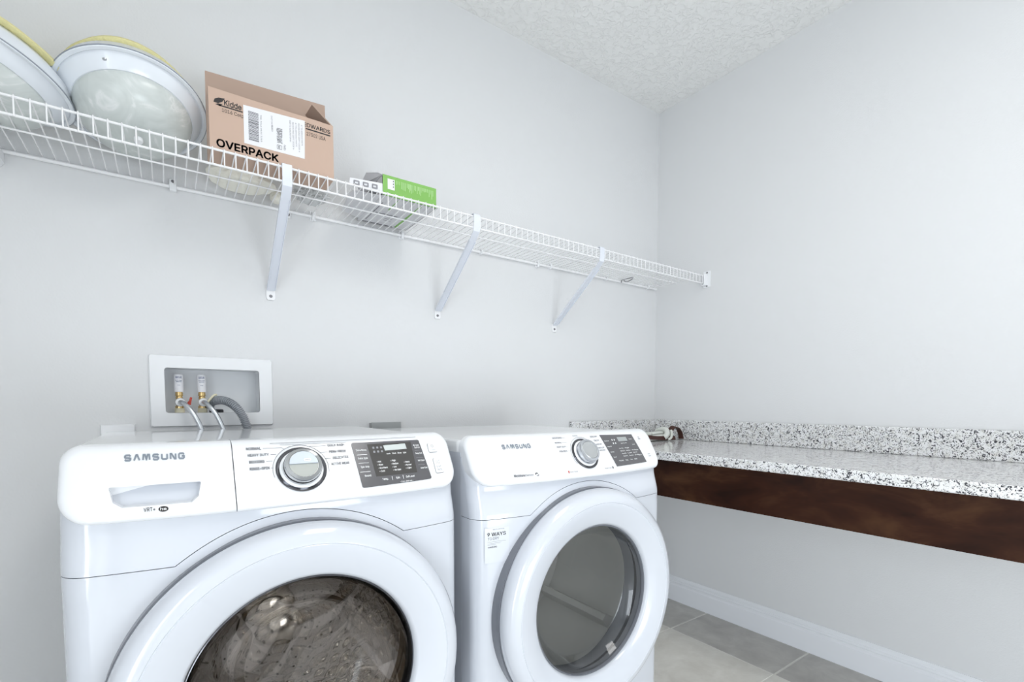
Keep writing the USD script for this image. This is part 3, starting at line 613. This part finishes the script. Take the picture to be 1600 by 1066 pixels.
# wall clips on the back rail
def clip(x, big=False, drop=True):
    s = 1.3 if big else 1.0
    saddle = tube([(x, RY+.007, SH_B-.012*s), (x, RY-.004, SH_B-.011*s), (x, RY-.0095, SH_B-.003), (x, RY-.004, SH_B+.006), (x, RY+.007, SH_B+.009)], .0042*s, 8)
    plate = bx(x-.008*s, x+.008*s, RY+.005, Y1-.0003, SH_B-.014*s, SH_B+.012*s, .0015)
    return cat(saddle, plate)
for xc_, big in ((.434, 1), (.763, 1), (1.125, 0), (1.437, 1), (1.513, 0), (1.891, 0), (2.224, 0)):
    part(sh, 'wall_clip', clip(xc_, big), plastic_w, 30)
c = part(sh, 'wall_clip', bx(.022, .040, Y1-.017, Y1-.0003, SH_B-.018, SH_B+.016, .002), plastic_w, 30)
part(c, 'screw', shift(lathe([(0, -.002), (.0035, -.0015), (.0045, 0), (0, 0)], 16, 'y'), (.031, Y1-.017, SH_B+.009)), hook_m)
c = part(sh, 'wall_clip', bx(.345, .361, Y1-.012, Y1-.0003, SH_B-.026, SH_B-.006, .003), plastic_w, 30)
part(c, 'screw', shift(lathe([(0, -.002), (.004, -.0015), (.0055, 0), (0, 0)], 16, 'y'), (.353, Y1-.012, SH_B-.016)), hook_m)
# end bracket on the right wall
eb = part(sh, 'end_bracket', cat(bx(X1-.0035, X1-.0003, SH_Y-.030, SH_Y+.012, SH_L-.020, SH_T+.024, .0012), bx(X1-.032, X1-.003, SH_Y-.012, SH_Y-.0085, SH_L-.008, SH_T+.008, .001),
     bx(X1-.032, X1-.003, SH_Y+.005, SH_Y+.0085, SH_L-.008, SH_T+.002, .001), bx(X1-.032, X1-.003, SH_Y-.012, SH_Y+.0085, SH_L-.0105, SH_L-.007, .001)), plastic_w, 30)
for z in (SH_L-.013, SH_T+.016): part(eb, 'screw', shift(lathe([(0, 0), (.0045, 0), (.0035, .002), (0, .0022)], 14, 'z').apply_transform(trimesh.transformations.rotation_matrix(-np.pi/2, (0, 1, 0))), (X1-.0035, SH_Y-.010, z)), hook_m)
# bent wire hook hanging on the back rail
solo('wire_hook', tube(spline([(2.002, RY-.0062, SH_B-.010), (1.998, RY-.012, SH_B+.000), (2.006, RY-.040, SH_B+.004), (2.034, RY-.060, SH_B+.010), (2.040, RY-.046, SH_B+.0055), (2.010, RY-.016, SH_B+.0025)], 40), .0021, 8), hook_m,
     'small bent grey wire hook on the shelf back rail near the corner', 'hook')
# block fixed to the wall under the left end of the shelf
wb = thing('wall_block', 'small white block on the wall below the left end of the shelf', 'wall bracket', (-.36, Y1, 1.735))
part(wb, 'block', TM(m3.Manifold.batch_hull([mani(bx(-.400, -.331, Y1-.050, Y1-.0005, 1.735, 1.762)), mani(bx(-.392, -.345, Y1-.050, Y1-.0005, 1.717, 1.745))])), plastic_w, 25)
part(wb, 'screw', shift(lathe([(0, -.002), (.004, -.0015), (.005, 0), (0, 0)], 14, 'y'), (-.372, Y1-.050, 1.745)), hook_m)

# ------------------------------------------------------------------ ceiling light fixtures lying dome down on the shelf
def fixture(c, az, el, label, seed):
    N = np.array([math.sin(az)*math.cos(el), -math.cos(az)*math.cos(el), math.sin(el)]); A = np.cross(N, [0, 0, 1.0]); A /= np.linalg.norm(A); B = np.cross(A, N)
    t = thing('ceiling_light_fixture', label, 'light fixture', c, 'light fixtures stored on the shelf' if False else None)
    R = np.array([A, B, N]).T
    def put(m): m = TM(m).copy(); m.vertices = np.asarray(m.vertices) @ R.T + np.asarray(c); return m
    pan = [(.030, -.052), (.100, -.052), (.128, -.048), (.150, -.030), (.158, -.010), (.1640, -.003), (.1650, .001), (.1630, .004), (.1560, .0045), (.1530, .001), (.1500, .004), (.1440, .014), (.1360, .0240), (.1290, .0300), (.1250, .0290), (.1250, .020), (.100, .010), (.030, .010)]
    p = part(t, 'pan', put(fix(lathe(pan, 96, 'z', True))), pan_m, 40)
    part(p, 'rim_bead', put(tube([(.1645*math.cos(a), .1645*math.sin(a), .0005) for a in np.linspace(0, 2*np.pi, 97)], .0016, 8)), bead_m, 60)
    part(p, 'screw', put(shift(lathe([(0, .003), (.004, .002), (.005, 0), (0, 0)], 16, 'z'), (.10*math.cos(1.05)*1.41, .10*math.sin(1.05)*1.41, .0165))), satin)
    part(t, 'glass_bowl', put(lathe([(.1245, .0235), (.1265, .030), (.1235, .0420), (.1140, .060), (.0960, .080), (.0700, .0950), (.0380, .1030), (.0003, .1055)], 96, 'z')), alabaster, True, label='swirled alabaster glass bowl')
    part(t, 'finial', put(lathe([(.0003, .1150), (.0080, .1145), (.0105, .1110), (.0105, .1040), (.0130, .1020)], 32, 'z')), plastic_w, 40)
    n = 64; ring = []
    rr = np.random.default_rng(seed)
    for h, r in ((-.048, .104), (-.0495, .130), (-.054, .138), (-.060, .136), (-.066, .122), (-.068, .06)):
        ring.append([((r + .006*meshkit.fbm(np.array([math.cos(a)*2.2, math.sin(a)*2.2, h*30+seed]), 3) + .004*math.sin(5*a+seed))*math.cos(a), (r + .006*meshkit.fbm(np.array([math.cos(a)*2.2, math.sin(a)*2.2, h*30+seed]), 3))*math.sin(a), h+.003*math.sin(3*a+seed)*(r > .12)) for a in np.linspace(0, 2*np.pi, n, endpoint=False)])
    v = np.array(ring).reshape(-1, 3); f = []
    for k_ in range(len(ring)-1):
        for i in range(n): j = (i+1) % n; f += [(k_*n+i, (k_+1)*n+j, (k_+1)*n+i), (k_*n+i, k_*n+j, (k_+1)*n+j)]
    for i in range(1, n-1): f += [(5*n, 5*n+i, 5*n+i+1), (0, i+1, i)]
    part(t, 'insulation_pad', put(fix(trimesh.Trimesh(v, f, process=False))), yellow_foam, 50, label='pale yellow fibre insulation pad')
    return t
fixture((-.050, 1.670, 1.894), .177, -1.179, 'white rimmed alabaster dome light lying on the shelf beside the cardboard box', 1)
fixture((-.3255, 1.661, 1.884), -1.215, -1.262, 'white rimmed alabaster dome light cut off by the left edge, on the shelf', 5)

# ------------------------------------------------------------------ cardboard box
DK = SH_T+.0062                                                      # top of the deck wires at the front
bX0, bX1, bYf, bYb, bZ1 = .110, .4275, 1.5345, 1.630, 1.9440
cb = thing('cardboard_box', 'open brown cardboard shipping box printed OVERPACK with a white label', 'cardboard box', (bX0, bYf, DK))
w_ = .0035
part(cb, 'box_body', cat(bx(bX0, bX1, bYf, bYf+w_, DK, bZ1-.006), bx(bX0, bX1, bYb-w_, bYb, DK, bZ1), bx(bX0, bX0+w_, bYf+w_, bYb-w_, DK, bZ1-.004), bx(bX1-w_, bX1, bYf+w_, bYb-w_, DK, bZ1-.004), bx(bX0+w_, bX1-w_, bYf+w_, bYb-w_, DK, DK+w_)), card_m, False)
def sheet(pts, th, nrm):
    pts = np.asarray(pts, float); nrm = np.asarray(nrm, float)/np.linalg.norm(nrm); n = len(pts)
    v = np.vstack([pts, pts+nrm*th]); f = []
    for i in range(1, n-1): f += [(0, i, i+1), (n, n+i+1, n+i)]
    for i in range(n): j = (i+1) % n; f += [(i, n+i, n+j), (i, n+j, j)]
    return fix(trimesh.Trimesh(v, f, process=False))
part(cb, 'back_flap', sheet([(bX0, bYb-.002, bZ1), (bX1+.004, bYb-.002, bZ1), (bX1+.004, bYb+.006, bZ1+.103), (bX0+.001, bYb+.003, bZ1+.086)], .003, (0, 1, 0)), card_in, False)
ftop = [(bX0, bYf+.001, bZ1-.008)] + [(bX0+(bX1-bX0)*u_, bYf+.004+.003*math.sin(u_*5), bZ1-.004-.004*abs(math.sin(u_*7))) for u_ in np.linspace(0, 1, 9)] + [(bX1, bYf+.001, bZ1-.008)]
part(cb, 'front_edge', sheet(ftop, .003, (0, 1, 0)), card_m, False)
part(cb, 'side_flap', sheet([(bX1-.001, bYf+.004, bZ1-.004), (bX1-.001, bYb-.006, bZ1-.002), (bX1-.056, bYb-.008, bZ1+.050), (bX1-.052, bYf+.022, bZ1+.050)], .003, (-.6, 0, -.8)), card_in, False)
part(cb, 'side_flap', sheet([(bX0+.002, bYf+.006, bZ1-.006), (bX0+.002, bYb-.006, bZ1-.006), (bX0+.050, bYb-.012, bZ1-.040), (bX0+.050, bYf+.012, bZ1-.040)], .003, (.6, 0, .8)), card_in, False)
def onbox(m, x, z, lift=.0003): return place(m, (x, bYf-lift, z), (1, 0, 0), (0, 0, 1), (0, -1, 0))
def BT(s, x, z, h, w=None, bold=False): part(cb, 'lettering', onbox(txt(s, h, .0002, bold, w), x, z), ink_dark, False)
BT('Kidde', .1455, 1.9015, .0140, .0410, True); BT('1016 Corporate', .1400, 1.8830, .0085, .0760)
lf = Polygon([(0, .004), (.003, .013), (.012, .018), (.026, .020), (.020, .010), (.010, .003)])
part(cb, 'logo', onbox(extrude(lf, .0002), .1215, 1.8985), ink_dark, False); part(cb, 'logo', onbox(extrude(Polygon([(0, .001), (.006, .005), (.017, .0065), (.012, .000)]), .0002), .1250, 1.8960), ink_dark, False)
part(cb, 'print_bar', onbox(extrude(sbox(0, 0, .056, .0032), .0002), .1330, 1.8960), ink_dark, False)
BT('OVERPACK', .1250, 1.7905, .0190, .1500, True); BT('OVERPACK', .1258, 1.7908, .0190, .1500, True)
BT('EDWARDS', .3440, 1.9120, .0105, .0750, True); BT('27302 USA', .3520, 1.8880, .0100, .0530)
part(cb, 'print_bar', onbox(extrude(sbox(0, 0, .069, .0035), .0002), .3500, 1.9045), ink_dark, False)
lab = part(cb, 'shipping_label', onbox(extrude(Polygon([(.1905, 1.9180), (.3480, 1.9265), (.3455, 1.8190), (.1905, 1.8175)]), .0004), 0, 0, .0002), paper_m, False, label='white shipping label with a barcode')
def LB(x0, x1, z0, z1): part(lab, 'print', onbox(extrude(sbox(x0, z0, x1, z1), .0002), 0, 0, .0007), ink_grey, False)
z, r_ = 1.8300, np.random.default_rng(3); bars = []
while z < 1.9060:
    h = r_.choice([.0007, .0011, .0018]); bars.append(sbox(.2020, z, .2270, z+h)); z += h + r_.choice([.0008, .0012, .0016])
part(lab, 'barcode', onbox(cat(*[extrude(b, .0002) for b in bars]), 0, 0, .0007), ink_grey, False)
def vtext(s, x, z, h, w, mt=ink_grey):                              # reads downwards
    m = txt(s, h, .0002, False, w); part(lab, 'lettering', place(m, (x, bYf-.0007, z), (0, 0, -1), (1, 0, 0), (0, -1, 0)), mt, False)
vtext('TRK 7946 0021 3358', .2315, 1.9050, .0030, .072); vtext('SHIP DATE', .2590, 1.9120, .0030, .030, ink_mid); vtext('PRIORITY', .2590, 1.8870, .0036, .018)
for q_, (z0, wd) in enumerate(((1.915, .060), (1.912, .075), (1.913, .066), (1.914, .080), (1.912, .058))): vtext('SHIP TO: BURLINGTON NC' if q_ == 0 else ('RECEIVING DEPT DOCK 4' if q_ % 2 else 'ATTN SERVICE PARTS'), .3060+q_*.0078, z0, .0036, wd, ink_mid)
blk = [sbox(.2725+c_i*.0008, 1.8430+r_i*.0016, .2725+c_i*.0008+.0008, 1.8430+r_i*.0016+.0014) for r_i in range(26) for c_i in range(18) if r_.random() < .5]
part(lab, 'print', onbox(cat(*[extrude(b_, .0002) for b_ in blk]), 0, 0, .0007), ink_grey, False)
vtext('FedEx', .2900, 1.8420, .0050, .015)
part(lab, 'print', onbox(extrude(rrect(.272, .285, 1.826, 1.838, .002).difference(rrect(.2732, .2838, 1.8272, 1.8368, .0015)), .0002), 0, 0, .0007), ink_mid, False)
part(lab, 'lettering', onbox(txt('E', .0070, .0002, True), .2762, 1.8285, .0007), ink_grey, False)

# ------------------------------------------------------------------ crumpled wrapping and pads behind the box
DB = SH_B+.0045
def lump(cx, cy, cz, rx, ry, rz, amp, seed, freq, sub=4, sharp=False):
    s = trimesh.creation.icosphere(subdivisions=sub); v = np.asarray(s.vertices)
    d = meshkit.fbm(v*freq+seed*3.7, 3, seed)-.5
    if sharp: d = np.abs(d)*2-.3
    v = v*(1+amp*d)[:, None]*np.array([rx, ry, rz]) + [cx, cy, cz]
    v[:, 2] = np.maximum(v[:, 2], DB+.0004); return trimesh.Trimesh(v, s.faces, process=False)
solo('crumpled_foil', lump(.405, 1.716, DB+.026, .054, .070, .034, .75, 3, 2.6, 4, True), foil_m, 'crumpled grey foil wrapping on the shelf behind the right end of the cardboard box', 'wrapping', False)
solo('foam_pad', lump(.205, 1.730, DB+.020, .090, .075, .030, .35, 5, 1.8), cream_foam, 'cream foam pad on the shelf behind the left part of the cardboard box', 'packing pad', 40)
solo('foam_pad', lump(.316, 1.790, DB+.016, .022, .028, .022, .4, 8, 2.2), cream_foam, 'small cream packing wad between the foam pad and the foil on the shelf', 'packing pad', 40)

# ------------------------------------------------------------------ green and white carton
gX0, gX1, gYf, gYb, gZ1 = .585, .7745, 1.5500, 1.8150, 1.8470
gc = thing('bulb_carton', 'green and white printed carton lying open on the wire shelf', 'carton', (gX0, gYf, DK))
gZ0 = DK
part(gc, 'carton_body', cat(bx(gX0, gX1, gYf+.001, gYb, gZ0, gZ0+.0015), bx(gX0, gX1, gYf+.001, gYb, gZ1-.0015, gZ1), bx(gX1-.0015, gX1, gYf+.001, gYb, gZ0, gZ1), bx(gX0, gX1, gYb-.0015, gYb, gZ0, gZ1), bx(gX0, gX1, gYf+.001, gYf+.0025, gZ0, gZ1)), carton_grey, False)
fp = part(gc, 'green_front', bx(gX0, gX1, gYf, gYf+.001, gZ0+.0002, gZ1), carton_green, False, label='green printed front face')
def onc(poly, lift=.0003): return place(extrude(poly, .0002), (0, gYf-lift, 0), (1, 0, 0), (0, 0, 1), (0, -1, 0))
part(fp, 'print', onc(sbox(gX0+.016, gZ0+.022, gX0+.040, gZ1-.010)), paper_m, False, label='white data panel')
for q_ in range(3): part(fp, 'print', onc(sbox(gX0+.034, gZ0+.030+q_*.009, gX0+.037, gZ0+.034+q_*.009), .0006), ink_grey, False)
r_ = np.random.default_rng(11); xx = gX0+.046; strips = []
while xx < gX1-.010:
    h = r_.uniform(.010, .030); strips.append(sbox(xx, gZ1-.010-h, xx+r_.uniform(.0010, .0024), gZ1-.010)); xx += r_.uniform(.0036, .006)
part(fp, 'fine_print', place(cat(*[extrude(s, .0002) for s in strips]), (0, gYf-.0003, 0), (1, 0, 0), (0, 0, 1), (0, -1, 0)), carton_pale, False)
part(gc, 'top_flap', sheet([(gX0, gYf+.004, gZ1-.001), (gX0, gYb-.06, gZ1-.001), (gX0-.018, gYb-.07, gZ1+.020), (gX0-.028, gYf+.14, gZ1+.006), (gX0-.030, gYf+.07, gZ1+.022), (gX0-.010, gYf+.012, gZ1+.006)], .0012, (.6, 0, .8)), carton_grey, False)
ef = part(gc, 'end_flap', sheet([(gX0, gYf+.012, gZ0+.001), (gX0, gYb-.02, gZ0+.001), (gX0-.070, gYb-.05, gZ0+.002), (gX0-.090, gYf+.06, gZ0+.003), (gX0-.086, gYf+.03, gZ0+.003)], .0012, (0, 0, 1)), carton_grey, False)
df = part(gc, 'dust_flap', sheet([(gX0, gYf+.003, gZ0+.004), (gX0, gYf+.003, gZ0+.036), (gX0-.012, gYf+.004, gZ0+.036), (gX0-.100, gYf+.014, gZ0+.033), (gX0-.104, gYf+.015, gZ0+.010), (gX0-.02, gYf+.004, gZ0+.004)], .0012, (0, 1, 0)), paper_m, False)
for q_ in range(3):
    x_ = gX0-.090+q_*.028; part(df, 'print', place(extrude(rrect(0, .018, 0, .014, .002).difference(rrect(.004, .014, .004, .010, .002)), .0002), (x_, gYf+.0122-q_*.0034, gZ0+.014), (1, -.11, 0), (0, 0, 1), (0, -1, 0)), ink_mid, False)
part(gc, 'end_print', sheet([(gX0-.0003, gYf+.006, gZ0+.008), (gX0-.0003, gYf+.006, gZ1-.004), (gX0-.0003, gYf+.05, gZ1-.004), (gX0-.0003, gYf+.05, gZ0+.008)], .0003, (-1, 0, 0)), carton_grey, False)
und = []
def onu(x0, y0, x1, y1, mt): part(gc, 'underside_print', bx(x0, x1, y0, y1, gZ0-.0004, gZ0-.0001), mt, False)
onu(gX1-.052, gYf+.02, gX1-.044, gYb-.01, carton_green); onu(gX0+.058, gYf+.02, gX0+.064, gYf+.11, carton_green)
onu(gX0+.016, gYb-.012, gX1-.06, gYb-.006, ink_grey); onu(gX0+.030, gYf+.150, gX0+.110, gYf+.155, ink_grey); onu(gX0+.020, gYf+.06, gX0+.024, gYb-.03, ink_mid)
for q_ in range(3): onu(gX0+.070+q_*.004, gYf+.17+q_*.018, gX0+.105, gYf+.173+q_*.018, ink_mid)

# ------------------------------------------------------------------ washer outlet box with valves and hoses
ob = thing('outlet_box', 'white recessed washer supply box in the wall above the washer', 'washer outlet box', (.122, Y1, BOX[2]))
frame = rrect(*BOX, .008).difference(rrect(*OPEN, .008))
fr = m3.Manifold.batch_hull([mani(fix(extrude_y(rrect(*BOX, .008), Y1-.003, Y1-.0003))), mani(fix(extrude_y(rrect(BOX[0]+.003, BOX[1]-.003, BOX[2]+.003, BOX[3]-.003, .006), Y1-.009, Y1-.003)))]) - mani(fix(extrude_y(rrect(*OPEN, .008), Y1-.05, Y1+.05)))
part(ob, 'frame', fr, plastic_w, 25)
tb = mani(fix(extrude_y(rrect(OPEN[0]-.0035, OPEN[1]+.0035, OPEN[2]-.0035, OPEN[3]+.0035, .010), Y1-.0085, Y1+.082))) - mani(fix(extrude_y(rrect(*OPEN, .008), Y1-.05, Y1+.079)))
part(ob, 'tub', tb, tub_m, 25)
for q_, vx in enumerate((.0275, .0885)):
    vy = Y1+.034
    v = part(ob, 'valve', cat(shift(lathe([(0, 1.094), (.0115, 1.094), (.0115, 1.100), (.0085, 1.102), (.0095, 1.128), (.0085, 1.132), (.0105, 1.134), (.0095, 1.146), (0, 1.146)], 24, 'z'), (vx, vy, 0))), brass, 30, label='brass shut-off valve')
    part(v, 'base_fitting', shift(lathe([(0, 1.0800), (.0135, 1.0800), (.0130, 1.0945), (0, 1.0945)], 24, 'z'), (vx, vy, 0)), cream_m)
    a = part(v, 'arrestor', shift(lathe([(0, 1.1455), (.0122, 1.1455), (.0127, 1.148), (.0127, 1.198), (.0115, 1.2015), (0, 1.2015)], 32, 'z'), (vx, vy, 0)), paper_m, 30, label='white labelled water hammer arrestor')
    part(v, 'outlet_collar', shift(lathe([(0, -.034), (.0120, -.034), (.0135, -.030), (.0135, -.020), (.0100, -.008), (0, -.006)], 32, 'y'), (vx+.002, vy, 1.1130)), plastic_w, 35)
    def arr(s, z, h, w):
        m = txt(s, h, .0002, True, w); p = np.asarray(m.vertices); ang = (p[:, 0]-w/2)/.0128
        part(a if False else v, 'lettering', trimesh.Trimesh(np.stack([vx + (.0128+p[:, 2])*np.sin(ang), vy - (.0128+p[:, 2])*np.cos(ang), z+p[:, 1]], -1), m.faces, process=False), ink_blue, False)
    arr('SIOUX', 1.1885, .0065, .0170); arr('WATER HAMMER', 1.1810, .0022, .0180); arr('ARRESTER', 1.1765, .0022, .0150); arr('CHIEF', 1.1660, .0016, .0080)
    if q_ == 0: part(v, 'handle', cat(shift(fix(extrude_y(Polygon([(0, 0), (.008, -.002), (.010, .010), (.0125, .022), (.0065, .0235), (.004, .012), (.0, .008)]), 0, .006)), (vx+.0215, vy-.020, 1.1060)), bx(vx+.006, vx+.024, vy-.018, vy-.014, 1.1065, 1.1115, .001)), red_m, 30, label='red valve handle')
part(ob, 'drain_collar', shift(lathe([(0, 1.0800), (.020, 1.0800), (.020, 1.0880), (.0165, 1.090), (0, 1.090)], 32, 'z'), (.128, Y1+.040, 0)), dark_gap, 30)
def hose(P, r, n=160, corr=0, pitch=.004):
    S = spline(P, n); d = np.r_[0, np.cumsum(np.linalg.norm(np.diff(S, axis=0), axis=1))]
    rr = r + (corr*(.5+.5*np.sign(np.sin(2*np.pi*d/pitch))) if corr else 0)
    return tube(S, rr, 16)
h1 = thing('supply_hose', 'braided steel supply hose from the left valve with the red handle', 'hose', (.03, Y1, .5))
part(h1, 'braided_hose', hose([(.0300, Y1-.002, 1.1130), (.0330, Y1-.016, 1.1125), (.0430, Y1-.032, 1.1035), (.0575, Y1-.043, 1.0830), (.0710, Y1-.049, 1.0560), (.0810, Y1-.052, 1.0250), (.0900, Y1-.052, .950), (.0950, Y1-.052, .75), (.0950, Y1-.052, .50)], .0070), satin)
h2 = thing('supply_hose', 'braided steel supply hose from the right valve beside the grey drain hose', 'hose', (.09, Y1, .5))
part(h2, 'braided_hose', hose([(.0910, Y1-.002, 1.1130), (.0930, Y1-.016, 1.1125), (.1010, Y1-.032, 1.1045), (.1150, Y1-.043, 1.0850), (.1290, Y1-.049, 1.0560), (.1390, Y1-.052, 1.0250), (.1480, Y1-.052, .950), (.1530, Y1-.052, .75), (.1530, Y1-.052, .50)], .0070), satin)
h3 = thing('drain_hose', 'grey corrugated drain hose curving out of the wall box', 'hose', (.13, Y1, .5))
part(h3, 'corrugated_hose', hose([(.1090, Y1+.040, 1.0960), (.1095, Y1+.034, 1.1050), (.1160, Y1+.010, 1.1150), (.1340, Y1-.014, 1.1200), (.1580, Y1-.034, 1.1130), (.1800, Y1-.048, 1.0920), (.1960, Y1-.054, 1.0620), (.2060, Y1-.056, 1.0250), (.2120, Y1-.056, .95), (.2140, Y1-.056, .75), (.2140, Y1-.056, .50)], .0106, 1000, .0030, .0056), drain_m, 30)
part(h3, 'hose_clip', tube(spline([(.1060, Y1-.006, 1.1030), (.1010, Y1-.012, 1.1110), (.1080, Y1-.014, 1.1230), (.1200, Y1-.010, 1.1360), (.1260, Y1-.004, 1.1370)], 24), .0034, 8), cream_m, 40)

# ------------------------------------------------------------------ wall plates behind the machines
op = thing('outlet_plate', 'white outlet plate low on the wall behind the left rear of the washer', 'wall outlet', (-.124, Y1, .93))
part(op, 'cover_plate', TM(m3.Manifold.batch_hull([mani(bx(-.165, -.083, Y1-.003, Y1-.0003, .930, 1.0475)), mani(bx(-.162, -.086, Y1-.010, Y1-.003, .933, 1.0445))])), plastic_w, 25)
part(op, 'socket', bx(-.141, -.107, Y1-.012, Y1-.0095, .945, 1.015, .0015), plastic_w, 25)
sp = thing('dryer_outlet', 'grey steel outlet box plate on the wall between washer and dryer', 'wall outlet', (.68, Y1, .92))
part(sp, 'steel_box', cat(bx(.6255, .7385, Y1-.030, Y1-.0003, .915, 1.0365, .002)), steel_plate, 25)
part(sp, 'cover', bx(.6235, .7405, Y1-.0335, Y1-.0300, .913, 1.0385, .0012), steel_plate, 25)
part(sp, 'socket', shift(lathe([(0, -.008), (.024, -.008), (.026, 0), (0, 0)], 32, 'y'), (.682, Y1-.0335, .965)), dark_gap)

# ------------------------------------------------------------------ coiled cord on the counter corner
cz = .9150
co = thing('cord_bundle', 'bundled white cord tied with dark brown straps on the counter corner', 'cord bundle', (2.13, 1.67, cz))
lay = []
for k_ in range(5):
    y0, zc_ = 1.640+.016*(k_ % 3), cz+.0085+.014*(k_//2)
    e_ = .012*k_
    lay.append([(2.02+e_, y0, zc_), (2.08, y0-.006, zc_+.003), (2.16, y0-.008, zc_+.004), (2.225-e_*.5, y0, zc_+.003), (2.238-e_*.5, y0+.026, zc_+.004), (2.215, y0+.044, zc_+.002), (2.12, y0+.050, zc_), (2.04+e_, y0+.046, zc_), (2.012+e_, y0+.024, zc_)])
for l in lay: part(co, 'cord_loop', tube(spline(l+[l[0]], 60), .0078, 10), cordw_m, 60)
part(co, 'paper_wrap', tube(spline([(2.128, 1.622, cz+.018), (2.140, 1.616, cz+.031), (2.150, 1.622, cz+.050), (2.160, 1.66, cz+.058), (2.168, 1.70, cz+.045)], 24), .014, 10), cordw_m, 60)
part(co, 'cord_end', tube(spline([(2.146, 1.612, cz+.008), (2.160, 1.608, cz+.012), (2.180, 1.614, cz+.030), (2.196, 1.63, cz+.052)], 20), .0072, 10), cordw_m, 60)
part(co, 'strap', ribbon(spline([(2.205, 1.640, cz+.052), (2.225, 1.630, cz+.072), (2.250, 1.626, cz+.060), (2.266, 1.622, cz+.032), (2.270, 1.620, cz+.006)], 24), .030, .004, (0, 1, .2)), strap_m, 60, label='dark brown strap arching over the right end')
part(co, 'strap', ribbon(spline([(2.20, 1.606, cz+.013), (2.10, 1.618, cz+.016), (2.02, 1.624, cz+.022), (1.97, 1.65, cz+.028)], 24), .020, .004, (0, .3, 1)), strap_m, 60)
